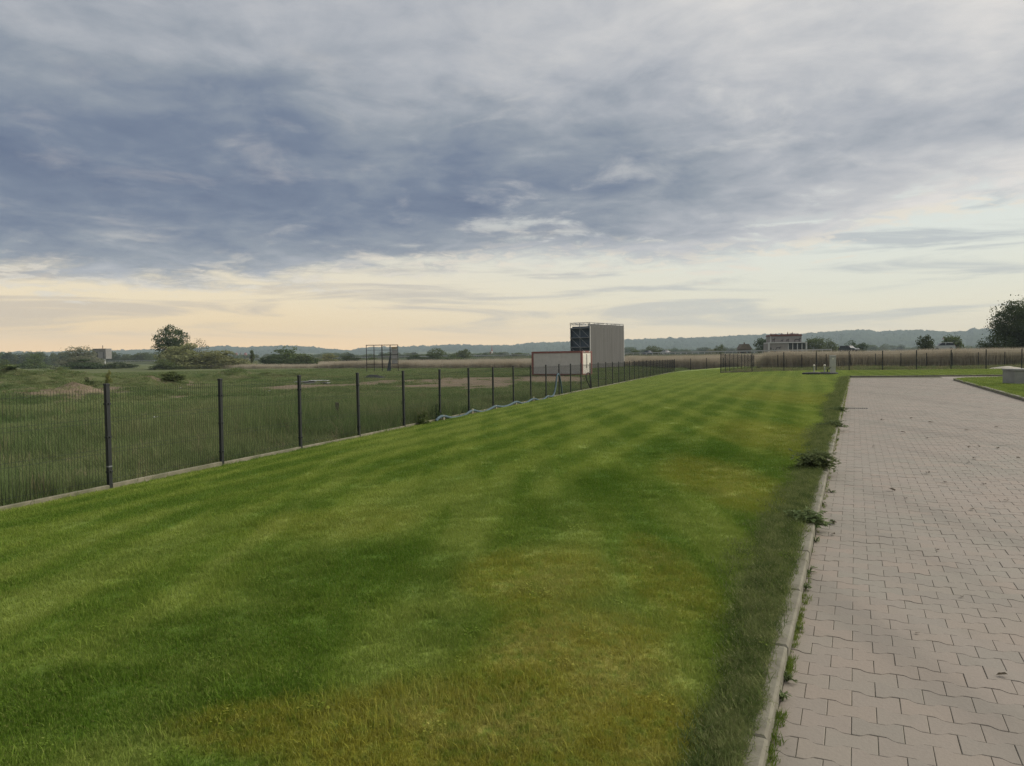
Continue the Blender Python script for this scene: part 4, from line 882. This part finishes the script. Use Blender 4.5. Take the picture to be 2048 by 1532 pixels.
for px, lab in ((1628, 'grey vent pipe standing over the left end of the dark well slab'), (1649, 'grey vent pipe standing next to the electric cabinet')):
    p = atz(px, 745.5, .07); v = thing('vent_pipe', (p.x, p.y, lz(p.x, p.y)), lab, 'vent pipe'); MB().tube([(0, 0, -.1), (0, 0, .48)], .045, 10).build('pipe', PIPEG, v); MB().tube([(0, 0, .47), (0, 0, .5), (0, 0, .56), (0, 0, .6)], [.05, .075, .075, .03], 10).build('cowl', FIT_LITW, v)
p = atz(1640, 749, .07); wl = thing('well_slab', (p.x, p.y, lz(p.x, p.y)), 'low round dark well slab in the lawn before the cabinet', 'well cover')
MB().tube([(0, 0, -.1), (0, 0, .10), (0, 0, .13)], [1.12, 1.12, 1.06], 32).build('slab', LIDM, wl); MB().tube([(-.35, 0, .13), (-.35, 0, .165)], .34, 24).build('lid', conc, wl); MB().tube([(.4, .1, .13), (.4, .1, .16)], .30, 24).build('lid', LIDM, wl)
p = atz(1655, 748, .07); vv = thing('valve', (p.x, p.y, lz(p.x, p.y)), 'small dark valve with a crank beside the well slab', 'valve'); MB().tube([(0, 0, -.05), (0, 0, .3)], .035, 8).build('stem', LIDM, vv); MB().bar((0, 0, .28), (.24, 0, .42), .04).build('crank', LIDM, vv); MB().cbox(-.1, .1, -.1, .1, -.05, .06, .01).build('base', LIDM, vv)
BLK = simple('block_concrete', (.27, .27, .26), .9, .2, 2, bmp=.01); p = atz(2029, 768, .1)
sb = thing('concrete_block', (p.x, p.y, .1), 'large grey concrete block on the lawn across the lane', 'block', rz=R(-8)); MB().cbox(0, 1.5, 0, 1.0, -.1, .56, .02).build('body', BLK, sb); MB().cbox(-.03, 1.53, -.03, 1.03, .562, .64, .015).build('lid', BLK, sb)
SAND = simple('pale_sand', (.46, .43, .36), .95, .2, 2)
def heap(name, label, cat, x, y, z, rx, ry, h, mat, n=26, seed=1, rough=.25):
    r_ = np.random.default_rng(seed); gx, gy = np.meshgrid(np.linspace(-1, 1, n), np.linspace(-1, 1, n)); q = np.sqrt(gx ** 2 + gy ** 2); zz = h * np.clip(1 - q, 0, 1) ** .8 * (1 + rough * nz(gx * 3, gy * 3, 1.3, seed)) - .06 - .05 * (q > .98)
    V = np.stack([gx * rx, gy * ry, zz], -1).reshape(-1, 3); I = (np.arange(n - 1)[:, None] * n + np.arange(n - 1)[None]).ravel(); o = link(name, nmesh(name, V, np.stack([I, I + 1, I + n + 1, I + n], -1), mat, True)); o.location = (x, y, z); return tag(o, label, cat)
p = atd(2012, 737, 60.5); heap('sand_heap', 'pale sand heap lying against the far fence', 'sand heap', p.x, 60.5, .02, 1.7, .9, .26, SAND)
WHITE = simple('white_sheeting', (.45, .46, .46), .6, .2, 2); p = atz(630, 766, -.5); wp_ = thing('board_stack', (p.x, p.y, gz(p.x, p.y)), 'stack of white boards lying on the sandy strip', 'board stack', rz=R(6))
for i in range(9):
    q = MB(); a = random.uniform(-1.0, .5); q.box(a - .8, a + .8, random.uniform(-.8, 0), random.uniform(.3, .9), .05 + .035 * i, .08 + .035 * i); o = q.build('board', WHITE if i % 3 else BOARDG, wp_); o.rotation_euler = (random.gauss(0, .015), random.gauss(0, .015), random.gauss(0, .12))
p = atz(748, 753.5, -.5); heap('dark_heap', 'flat black heap lying in the grass before the hoarding frame', 'heap', p.x, p.y, gz(p.x, p.y), 1.6, 1.0, .42, LIDM, seed=5, rough=.5)
p = atz(673, 856, -.42); o = MB().cbox(-.045, .045, -.045, .045, -.3, .72, .01).build('fence_stub', simple('old_wood', (.07, .065, .05), .9, .3, 8)); o.location = (p.x, p.y, gz(p.x, p.y)); o.rotation_euler = (.03, .04, .4); tag(o, 'dark lone wooden stub in the tall grass outside the fence', 'stub')
for i, (px, py, lab) in enumerate(((540, 785, 'white litter scrap on the sandy strip'), (362, 780, 'white litter scrap in grass before the earth heaps'), (312, 850, 'white litter scrap in the tall grass right behind the fence'))):
    p = atz(px, py, -.45); q = MB(); q.quad((-.14, -.1, .0), (.12, -.12, .03), (.16, .1, .06), (-.1, .12, .02)); q.quad((.12, -.12, .03), (.2, -.06, .14), (.22, .08, .12), (.16, .1, .06)); q.quad((-.14, -.1, 0), (-.1, .12, .02), (-.16, .1, .1), (-.2, -.06, .09)); o = q.build('litter', WHITE); o.scale = (.35,) * 3; o.location = (p.x, p.y, gz(p.x, p.y) + .18); tag(o, lab, 'litter')

# ------------------------------------------------------------------ buildings
STUC = simple('stucco', (.26, .24, .225), .85, .15, .8); BEIGE = simple('beige_base', (.33, .28, .19), .85, .2, .8); DOPEN = simple('dark_opening', (.035, .04, .045), .5, .2, 1); REDT = simple('red_tile', (.16, .055, .045), .85, .3, 2); FIGM = simple('mural_figure', (.075, .065, .06), .8, .3, 2); COLM = simple('pale_column', (.50, .50, .49), .7, .1, 1)
D_ = 236.0; p0 = atd(1537, 712, D_); kx = D_ / F_PX; zb_ = -.45
hb = thing('roadside_building', (p0.x, D_, zb_), 'white two storey building with red roof and dark columned veranda', 'building', rz=R(-4))
def zpx(py, px=1574): return EYE + (712 - SL * (px - 1024) - py) * kx - zb_
W_ = 74 * kx
MB().box(.3, W_ - 1.9 * kx, .2, 7, 0, zpx(703.6)).build('base_wall', BEIGE, hb)
MB().box(.25, W_ * .515, 0, 7, zpx(703.5), zpx(686.2)).build('lower_wall', STUC, hb); MB().box(W_ * .515, W_ - .25, .75, 7, zpx(703.5), zpx(686.2)).build('lower_wall', DOPEN, hb)
for fx in (0, .985): MB().box(W_ * fx - (.0 if fx else 0), W_ * fx + .32, -.25, .6, zpx(703.4), zpx(684.6)).build('corner_pier', COLM, hb)
for fx in (.515, .63, .755, .875): MB().tube([(W_ * fx + .15, .2, zpx(703.4)), (W_ * fx + .15, .2, zpx(700)), (W_ * fx + .15, .2, zpx(687))], [.2, .14, .14], 8).build('column', COLM, hb)
MB().box(.33, W_ - .02, -.3, 7.2, zpx(686.1), zpx(684.4)).build('balcony_slab', COLM, hb); MB().box(.2, W_ - .3, -.2, .3, zpx(704.9), zpx(703.6)).build('ledge', BEIGE, hb)
MB().box(W_ * .09, W_ * .915, 1.5, 6.8, zpx(684.3), zpx(672.0)).build('upper_wall', STUC, hb)
for fx in (.09, .91): MB().box(W_ * fx - .06, W_ * fx + .1, 1.3, 1.49, zpx(684.3), zpx(670.5)).build('pilaster', COLM, hb)
MB().box(W_ * .1, W_ * .89, 1.44, 1.49, zpx(676.4), zpx(673.2)).build('parapet_band', BOARDG, hb)
MB().prism([(W_ * .07, zpx(671.9)), (W_ * .93, zpx(671.9)), (W_ * .90, zpx(669)), (W_ * .10, zpx(669))], 1.2, 6.9).build('roof', REDT, hb)
for i in range(26): a = W_ * (.1 + .8 * i / 25); hh_ = random.uniform(.1, .55) * (1 + .6 * (.3 < i / 25 < .75)); MB().prism([(a - .15, zpx(669.1)), (a + .15, zpx(669.1)), (a, zpx(669.1) + hh_)], 1.6, 1.9).build('roof_crest', REDT, hb)
def fig(a, za, w_, h_): # dark figures painted on the walls, low relief plates
    pr = [(0, 0), (.12, 0), (.16, .45), (.62, .42), (.66, 0), (.78, 0), (.84, .55), (1.0, .8), (.92, 1.0), (.78, .92), (.6, .72), (.2, .75), (.02, .6)]
    return [(a + q[0] * w_, za + q[1] * h_) for q in pr]
for (fx, py, wp1, hp1, yy) in ((.2, 698, 10, 5, -.03), (.13, 684.2, 6, 9, 1.47), (.36, 684, 5, 6, 1.47), (.5, 684, 6, 7, 1.47), (.72, 683.8, 13, 8, 1.47)):
    MB().prism(fig(W_ * fx, zpx(py), wp1 * kx, hp1 * kx), yy - .03, yy).build('painted_figure', FIGM, hb)
for fx, hp1 in ((.03, 11), (.09, 7), (.16, 7)):
    MB().prism([(W_ * fx, zpx(704)), (W_ * fx + .5, zpx(704)), (W_ * fx + .55, zpx(704) + hp1 * kx * .6), (W_ * fx + .3, zpx(704) + hp1 * kx), (W_ * fx + .05, zpx(704) + hp1 * kx * .6)], -.36, -.31).build('painted_figure', FIGM, hb)
def house(name, label, px, pyb, pyt, wpx, D_, wall, roof, cat='house', rz=0.0):
    k_ = D_ / F_PX; p = atd(px, pyb, D_); h = (pyb - pyt) * k_; W = wpx * k_; hs = thing(name, (p.x, D_, min(p.z, 0)), label, cat, rz=rz); h += p.z - min(p.z, 0)
    MB().box(-W / 2, W / 2, 0, W * .8, 0, h * .62).build('wall', wall, hs); MB().prism([(-W / 2 - .3, h * .62), (W / 2 + .3, h * .62), (W * .3, h), (-W * .3, h)], -.3, W * .8 + .3).build('roof', roof, hs)
    for fx in (-.25, .2): MB().box(W * fx - .5, W * fx + .5, -.04, -.005, h * .2, h * .45).build('window', DOPEN, hs)
    MB().box(-.05 * W, .05 * W, W * .3, W * .4, h * .9, h * 1.12).build('chimney', roof, hs); return hs
BRN = simple('brown_roof', (.16, .13, .10), .9, .3, 1); BRICK = simple('brick_brown', (.12, .09, .07), .9, .3, 1)
house('shed', 'brown shed with a pale roof near the white two storey building', 1491, 706, 688, 22, 250, BRICK, BRN, 'shed')
# half built concrete house on piers
p = atd(186, 726, 300); k_ = 300 / F_PX; cb = thing('concrete_house', (p.x, 300, -.45), 'unfinished grey concrete house on slim piers behind the pale bush', 'building')
zz = lambda py: EYE + (723.8 - py) * k_ + .45
W_ = 26 * k_; CONG = simple('raw_concrete', (.20, .197, .185), .9, .2, .6)
MB().box(0, W_, 0, 4.5, zz(704), zz(697.3)).build('top_slab', CONG, cb); MB().box(0, .8, .0, 4.5, zz(716), zz(704.2)).build('wall', CONG, cb); MB().box(W_ - .75, W_, 0, 4.5, zz(718), zz(704.2)).build('wall', CONG, cb)
MB().box(W_ * .38, W_ * .78, .1, .5, zz(716), zz(704.4)).build('balcony_wall', BOARDG, cb); MB().box(.8, W_ - .8, 1.2, 4.4, zz(716), zz(704.4)).build('recess', DOPEN, cb); MB().box(.5, W_ - .5, 0, 4.5, zz(717.2), zz(716.1)).build('floor_slab', CONG, cb)
for fx in (.14, .40, .86): MB().box(W_ * fx - .22, W_ * fx + .22, .2, .6, 0, zz(717.3)).build('pier', COLM, cb)
MB().box(W_ * .55, W_ * .56 + .12, 2, 2.2, zz(697.2), zz(691)).build('mast', DOPEN, cb)
# church far off
p = atd(984, 712, 900); k_ = 900 / F_PX; ch = thing('church', (p.x, 900, 0), 'distant church with a red roofed tower before the hills', 'church'); zc_ = lambda py: EYE + (712.5 - py) * k_
MB().box(-4.5 * k_, 2 * k_, 0, 9, 0, zc_(708)).build('nave', STUC, ch); MB().prism([(-5 * k_, zc_(708)), (2 * k_, zc_(708)), (1 * k_, zc_(703)), (-4.2 * k_, zc_(703))], -.5, 9.5).build('nave_roof', simple('church_red', (.34, .07, .05), .8, .2, 1), ch)
MB().box(-1.3 * k_, 1.3 * k_, -1, 2, 0, zc_(702)).build('tower', simple('church_white', (.7, .68, .62), .8, .1, 1), ch); sp = MB(); a = 1.5 * k_; sp.tube([(0, .5, zc_(702)), (0, .5, zc_(698)), (0, .5, zc_(689))], [a, a * .45, .05], 8); sp.build('spire', MATS['church_red'], ch)
WH = MATS['church_white']
for i, (px, py) in enumerate(((472, 711), (481, 710.5), (490, 711), (1848, 687), (1888, 681), (1955, 686))):
    house('farmhouse', ['white farmhouse at the foot of the hills right of the willow thicket', 'pale house on the hillside above the roadside trees'][i > 2], px, py, py - 5, 5, 1500 if i < 3 else 2050, WH, BRN if i % 2 else MATS['church_red'])['group'] = ['white farmhouses under the left hills', 'pale houses on the right hillside'][i > 2]

# ------------------------------------------------------------------ trees
BARK = simple('bark', (.055, .045, .035), .95, .4, 4); 
LEAF = {'dark': leafmat('leaf_dark', (.052, .076, .034), (.080, .104, .044)), 'mid': leafmat('leaf_mid', (.090, .122, .046), (.130, .158, .062)), 'olive': leafmat('leaf_olive', (.185, .205, .088), (.250, .260, .122)), 'grey': leafmat('leaf_grey', (.160, .168, .110), (.215, .215, .145)), 'yell': leafmat('leaf_yellow', (.190, .225, .060), (.250, .270, .095))}
def crown_mesh(seed, n, leaf, shape='round', clumps=34, low=.22):
    """crown of a tree 1 high, about 1 wide: leaf-sized faces in clumps"""
    r_ = np.random.default_rng(seed); C = []
    while len(C) < clumps:
        q = r_.uniform(-1, 1, 3)
        if (q ** 2).sum() > 1: continue
        if shape == 'round': c = np.array([q[0] * .42, q[1] * .42, low + (1 - low) * (.5 + .46 * q[2])])
        elif shape == 'bush': c = np.array([q[0] * .46, q[1] * .46, .92 * abs(q[2]) * (1 - .35 * (q[0] ** 2 + q[1] ** 2))])
        else: c = np.array([q[0] * .16, q[1] * .16, .08 + .9 * (.5 + .5 * q[2])])
        C.append(c)
    C = np.array(C); k_ = r_.integers(0, clumps, n); rad = (r_.uniform(.06, .15, clumps) if shape != 'bush' else r_.uniform(.10, .2, clumps))[k_]; n_b = n
    d = r_.normal(0, 1, (n, 3)); d /= np.linalg.norm(d, axis=1)[:, None]; pos_ = C[k_] + d * (rad * r_.uniform(.45, 1.05, n) ** .5)[:, None] * np.array([1, 1, .75]); pos_[:, 2] = np.abs(pos_[:, 2])
    # a few stray shoots
    m_ = n // 18; pos_[:m_] = C[k_[:m_]] + d[:m_] * (rad[:m_] * r_.uniform(1.0, 1.9, m_))[:, None]; pos_[:m_, 2] = np.clip(pos_[:m_, 2], .01, 1.04)
    a = r_.normal(0, 1, (n, 3)); a /= np.linalg.norm(a, axis=1)[:, None]; b = np.cross(a, r_.normal(0, 1, (n, 3))); b /= np.linalg.norm(b, axis=1)[:, None]
    s_ = leaf * r_.uniform(.5, 1.2, n)[:, None]; a = a * s_; b = b * s_ * .62
    V = np.stack([pos_ - a, pos_ + b * .9, pos_ + a, pos_ - b], 1).reshape(-1, 3); i = np.arange(n) * 4
    return V, np.stack([i, i + 1, i + 2, i + 3], -1), C
def trunk_mb(seed, C, bush=False):
    r_ = random.Random(seed); mb = MB(); H = .62; tr = []
    for j in range(6): tr.append((r_.gauss(0, .012) * j, r_.gauss(0, .012) * j, -.03 + (H + .03) * j / 5))
    mb.tube(tr, [.030 * (1 - .13 * j) for j in range(6)], 7)
    for c in (C[:14] if not bush else C[:10]):
        h = max(.02 if bush else .14, min(H * .95, c[2] * .55)); a = Vector((0, 0, h)); e = Vector(c); md = a.lerp(e, .5) + Vector((0, 0, .02)); mb.tube([a, md, e], [.011, .007, .003], 5)
    return mb
PROTO = {}
def proto(kind, shape, n, leaf, seed, mat, clumps=34, low=.22):
    key = (kind, shape, seed)
    if key not in PROTO:
        V, Fq, C = crown_mesh(seed, int(n * (1.9 if shape == 'bush' else 1.5)), leaf * 1.12, shape, clumps, low); PROTO[key] = (nmesh('crown', V, Fq, mat), trunk_mb(seed, C, shape == 'bush').mesh('trunk', BARK))
    return PROTO[key]
def tree(name, label, cat, px, pyt, wpx, D_, pr, group=None, zoff=0.0, base=None):
    k_ = D_ / F_PX; x = (px - 1024) * k_; z = gz(x, D_) if D_ < 800 else -.45
    if base is not None: z = base
    H = EYE + (712 - SL * (px - 1024) - pyt) * k_ - z; W = wpx * k_
    t_ = thing(name, (x, D_, z + zoff), label, cat, group, rz=random.uniform(0, 6.28), scale=(W, W, H)); cr, tk = pr
    link('crown', cr, t_); link('trunk', tk, t_); return t_
P_ = lambda mat, shape, seed, n=1400, leaf=.035, clumps=34, low=.22: proto(mat, shape, n, leaf, seed, LEAF[mat], clumps, low)
# the lone tree and its thicket
tree('leafy_tree', 'tall dark leafy tree rising out of the willow thicket', 'tree', 347, 648, 84, 205, P_('dark', 'round', 1, 6500, .017, 110, .15))
tree('dead_sapling', 'half bare sapling leaning out of the thicket beside the tall dark tree', 'tree', 398, 676, 44, 204, P_('grey', 'round', 2, 420, .022, 24, .2))
tree('willow_bush', 'large olive willow bush at the foot of the tall dark tree', 'bush', 366, 682, 112, 198, P_('olive', 'bush', 3, 5200, .022, 60))
tree('willow_bush', 'broad olive willow bush sloping away right of the tall dark tree', 'bush', 436, 697, 130, 200, P_('olive', 'bush', 4, 5000, .022, 60))
tree('low_bush', 'dark low bush tucked before the willow bushes', 'bush', 333, 716, 60, 190, P_('mid', 'bush', 5, 2600, .028))
tree('poplar', 'slim young poplar between the willow bushes and the wooded clump', 'tree', 505, 699, 20, 210, P_('mid', 'column', 6, 1600, .03, 26))
for (px, pyt, wpx, D_, mt, sd, lab) in ((575, 690, 84, 230, 'mid', 7, 'tallest bushy tree of the wooded clump left of the hoarding frame'), (548, 706, 60, 222, 'dark', 8, 'low dark shrub at the left edge of the wooded clump'), (615, 705, 70, 225, 'mid', 9, 'rounded shrub in the wooded clump beside its tallest tree'), (655, 702, 62, 240, 'olive', 10, 'light olive shrub at the right end of the wooded clump'), (700, 709, 60, 245, 'dark', 11, 'dark hedge shrub just left of the hoarding frame'), (746, 712, 46, 235, 'mid', 12, 'shrub seen through the empty hoarding frame')):
    tree('shrub', lab, 'shrub', px, pyt, wpx, D_, P_(mt, 'bush', sd, 3000, .026, 46))
tree('pale_bush', 'pale greyish bush in front of the concrete house', 'bush', 160, 693, 92, 240, P_('grey', 'bush', 13, 3800, .022, 52)); tree('low_bush', 'dark bush growing below the pale greyish bush', 'bush', 165, 716, 74, 225, P_('dark', 'bush', 14, 2200, .03)); tree('low_bush', 'long dark low hedge under the concrete house', 'bush', 235, 722, 80, 230, P_('dark', 'bush', 15, 2200, .03))
tree('low_bush', 'rounded bush before the left tree belt', 'bush', 70, 705, 60, 260, P_('mid', 'bush', 9)); tree('low_bush', 'bush at the edge of the left tree belt near the white car', 'bush', 8, 716, 40, 230, P_('mid', 'bush', 5))
# middle clumps by the road
for (px, pyt, wpx, D_, mt, shp, sd, lab) in ((876, 696, 44, 330, 'mid', 'round', 16, 'left tree of the pair of trees standing before the red church'), (925, 698, 46, 335, 'mid', 'round', 17, 'right tree of the pair of trees standing before the red church'), (830, 707, 40, 300, 'dark', 'bush', 8, 'dark shrub right of the hoarding frame'), (862, 706, 50, 290, 'dark', 'bush', 11, 'shrub below the pair of roadside trees'), (905, 707, 46, 285, 'mid', 'bush', 12, 'dense shrub at the reed edge before the church'), (1030, 704, 46, 420, 'mid', 'bush', 9, 'grey green bush left of the site container'),
        (1270, 697, 36, 345, 'mid', 'bush', 7, 'bush touching the right edge of the scaffold screen'), (1308, 691, 42, 350, 'mid', 'round', 16, 'round tree above the white car on the road'), (1440, 688, 26, 300, 'mid', 'round', 17, 'small round tree left of the brown shed'), (1422, 698, 34, 295, 'grey', 'bush', 13, 'grey low bush under the small round tree'), (1527, 674, 40, 262, 'dark', 'round', 18, 'dense dark tree at the left side of the white building'),
        (1630, 673, 46, 265, 'mid', 'round', 19, 'green tree at the right side of the white building'), (1660, 676, 40, 270, 'mid', 'bush', 20, 'bushy tree behind the dark estate car'), (1702, 679, 34, 290, 'dark', 'bush', 21, 'dark bush above the dark estate car'), (1724, 684, 26, 300, 'dark', 'round', 18, 'small dark tree right of the dark estate car'), (1851, 667, 40, 150, 'dark', 'round', 22, 'dark roadside tree left of the pale off-road car'), (1905, 668, 42, 185, 'mid', 'round', 19, 'roadside tree over the pale off-road car'), (1885, 690, 30, 190, 'dark', 'bush', 14, 'low bush between the two roadside trees')):
    tree('roadside_tree' if shp == 'round' else 'roadside_bush', lab, 'tree' if shp == 'round' else 'bush', px, pyt, wpx, D_, P_(mt, shp, sd, 3400 if D_ < 300 else 2400, .025, 70, .06))
tree('large_tree', 'big dark tree towering over the reeds at the right', 'tree', 2050, 594, 130, 118, P_('dark', 'round', 24, 20000, .0125, 220, .05)); tree('large_bush', 'broad dark bush under the big tree by the reeds', 'bush', 2005, 664, 110, 116, P_('dark', 'bush', 25, 7000, .016, 80)); tree('large_tree', 'dark tree right behind the big tree over the reeds', 'tree', 2150, 610, 120, 125, P_('dark', 'round', 26, 9000, .014, 120, .08))
tree('low_bush', 'dark bush at the foot of the inner fence by the cross lane', 'bush', 1762, 735, 34, 66, P_('mid', 'bush', 14))
# low weeds bushes on the earth heaps
for (px, pyt, wpx, D_, mt, lab) in ((178, 752, 26, 46, 'dark', 'dark small bush on the bare earth bank'), (217, 737, 14, 60, 'yell', 'bright yellow green sprout bush on the earth bank'), (345, 741, 52, 60, 'mid', 'flat leafy mound of weeds on an earth heap'), (25, 738, 30, 62, 'dark', 'dark weed bush on the leftmost earth heap'), (810, 800, 26, 24, 'dark', 'dark weed bush in the field behind the fence near the hose end'), (865, 806, 34, 23, 'dark', 'leafy weed bush growing right behind the start of the hose'), (845, 818, 30, 21.5, 'mid', 'low weed clump hugging the fence board near the hose')):
    tree('weed_bush', lab, 'bush', px, pyt, wpx, D_, P_(mt, 'bush', 27 if mt != 'dark' else 28, 1500, .04))
# belts of trees under the hills
belt = [('dark', 'round', 18), ('mid', 'round', 19), ('dark', 'bush', 21), ('mid', 'bush', 20), ('mid', 'round', 16)]
k_ = 0
for (x0, x1, top, amp, D0, D1, n, lab, grp) in ((-40, 130, 704, 3, 470, 540, 16, 'dark tree of the dense belt behind the road at the left edge of the field', 'tree belt at the left'), (120, 330, 705, 4, 480, 600, 20, 'tree of the dark belt running from the concrete house to the tall tree', 'tree belt behind the concrete house'), (400, 720, 709, 3, 700, 1000, 32, 'far tree in the hedge line below the hills behind the wooded clump', 'hedge line below the left hills'), (640, 1080, 706, 3.5, 520, 900, 52, 'far tree of the long belt below the hills behind the hoarding frame', 'tree belt below the middle hills'), (1250, 1560, 697, 4, 700, 1200, 40, 'far tree in the belt below the hills right of the scaffold screen', 'tree belt below the right hills'), (1560, 2060, 692, 5, 800, 1300, 46, 'far tree at the hill foot behind the main road', 'trees at the foot of the right hills')):
    for i in range(n):
        mt, shp, sd = belt[k_ % 5]; k_ += 1; px = x0 + (x1 - x0) * (i + random.uniform(.1, .9)) / n; D_ = random.uniform(D0, D1)
        tree('far_tree', lab, 'tree', px, top + random.uniform(-amp, amp), random.uniform(18, 34), D_, P_(mt, shp, sd), grp)

# ------------------------------------------------------------------ weeds and litter by the kerb
WEED = leafmat('weed_leaf', (.105, .145, .062), (.165, .205, .092), .3, 9)
def weed(label, u, v, rad, n, seed, h=.22, z=.0):
    r_ = random.Random(seed); x, y = K0 + LU * u + LV * v; g = thing('kerb_weed', (x, y, z), label, 'weed'); st = MB(); lf = MB()
    for i in range(n):
        a = r_.uniform(0, 6.28); L_ = rad * r_.uniform(.45, 1.1); up = h * r_.uniform(.35, 1.15); pts = [Vector((0, 0, 0)), Vector((math.cos(a) * L_ * .4, math.sin(a) * L_ * .4, up * .8)), Vector((math.cos(a) * L_, math.sin(a) * L_, up * r_.uniform(.3, 1)))]
        st.tube(pts, [.004, .003, .0015], 4)
        for j in range(16):
            s_ = r_.uniform(.2, 1.0); c = pts[0].lerp(pts[1], s_ * 2) if s_ < .5 else pts[1].lerp(pts[2], s_ * 2 - 1)
            b = a + r_.uniform(-1.5, 1.5); ll = r_.uniform(.035, .095) * min(1, rad / .22); d = Vector((math.cos(b), math.sin(b), r_.uniform(-.3, .6))); d.normalize(); sd = d.cross(Vector((0, 0, 1))).normalized() * ll * .22; e = c + d * ll
            lf.quad(c, c + d * ll * .5 + sd, e - Vector((0, 0, ll * .2)), c + d * ll * .5 - sd)
    st.build('stem', WEED, g); lf.build('leaves', WEED, g); return g
def uv(px, py, z=0.0): p = atz(px, py, z); return float(lane_u(p.x, p.y)), float(lane_v(p.x, p.y))
u, v = uv(1648, 950); weed('largest spiky weed clump spilling over the kerb onto the paving', u, -.14, .30, 70, 1, .26, .05)
u, v = uv(1622, 1062); weed('leafy weed clump hanging over the kerb below the largest clump', u, -.10, .18, 46, 2, .14, .04)
u, v = uv(1683, 862); weed('straggling weed reaching over the kerb beyond the largest clump', u, -.12, .30, 36, 3, .16, .05)
u, v = uv(1692, 830); weed('low dark weed at the kerb next to the dark slot in the paving', u, -.14, .3, 40, 4, .16, .05)
for i, (px, py) in enumerate(((1604, 1178), (1583, 1260), (1571, 1362), (1556, 1400), (1632, 1085), (1641, 1010), (1662, 985), (1668, 1048), (1676, 880), (1612, 1146))):
    u, v = uv(px, py); weed('tiny weed sprouting in the joint between kerb and paving', u, max(v, .012), .05, 7, 10 + i, .05, 0)['group'] = 'weeds in the kerb joint'
SLOT = simple('drain_iron', (.030, .030, .030), .7, .3, 8); u, v = uv(1707, 816.5); g = thing('drain_grate', (*(K0 + LU * u + LV * .02), .002), 'dark narrow drain grate set across the lane beside the kerb', 'drain', rz=-LA)
MB().box(0, .62, -.09, .09, -.05, .002).build('frame', SLOT, g)
for i in range(12): MB().box(.02 + i * .05, .05 + i * .05, -.08, .08, .002, .008).build('bar', SLOT, g)
DRYL = simple('dry_leaf', (.050, .040, .026), .85, .4, 30, c2=(.075, .055, .032))
lmes = []
for s_ in range(4):
    r_ = random.Random(50 + s_); q = MB(); n = 7; ctr = (0, 0, .012)
    ring = [(math.cos(i * 6.283 / n) * r_.uniform(.018, .04), math.sin(i * 6.283 / n) * r_.uniform(.012, .026), r_.uniform(.001, .022)) for i in range(n)]
    for i in range(n): q.quad(ctr, ring[i], ring[(i + 1) % n])
    lmes.append(q.mesh('dry_leaf', DRYL))
for i, (px, py, s_) in enumerate(((2005, 1352, .8), (1784, 982, 1.5), (1855, 947, 1.6), (1862, 846, 1.8), (1823, 837, 1.5), (1807, 866, 1.6), (1764, 840, 1.4), (1934, 861, 1.5), (1957, 894, 1.2), (1938, 895, 1.2), (1996, 897, 1.4), (1855, 877, 1.2), (1747, 894, 1.2), (1949, 918, 1.3), (1936, 926, 1.1), (1944, 1020, 1.0), (1968, 969, 1.0), (1668, 1048, 1.0), (1666, 1069, .9), (1652, 1012, .8), (1890, 965, .9), (1993, 855, 1.2), (1812, 997, .7), (2036, 917, 1.1), (2012, 1002, .8), (1875, 1101, .5), (1924, 1194, .5), (1835, 1267, .45))):
    p = atz(px, py, 0.004); o = link('dry_leaf', lmes[i % 4]); o.location = p; o.scale = (s_,) * 3; o.rotation_euler = (0, 0, random.uniform(0, 6.28)); tag(o, 'small dark dry leaf lying on the paving stones', 'leaf', 'dry leaves on the lane')

# ------------------------------------------------------------------ air
hz = bpy.data.materials.new('haze'); hz.use_nodes = True; t = hz.node_tree; t.nodes.clear(); o_ = t.nodes.new('ShaderNodeOutputMaterial'); pv = t.nodes.new('ShaderNodeVolumePrincipled')
pv.inputs['Color'].default_value = (.74, .88, .97, 1); pv.inputs['Density'].default_value = .00019; pv.inputs['Anisotropy'].default_value = .0; t.links.new(pv.outputs[0], o_.inputs['Volume'])
hx = MB().box(-3700, 3700, -3700, 3700, -3.5, 140); o = hx.build('haze', hz); tag(o, 'thin pale haze over the whole plain', kind='stuff')
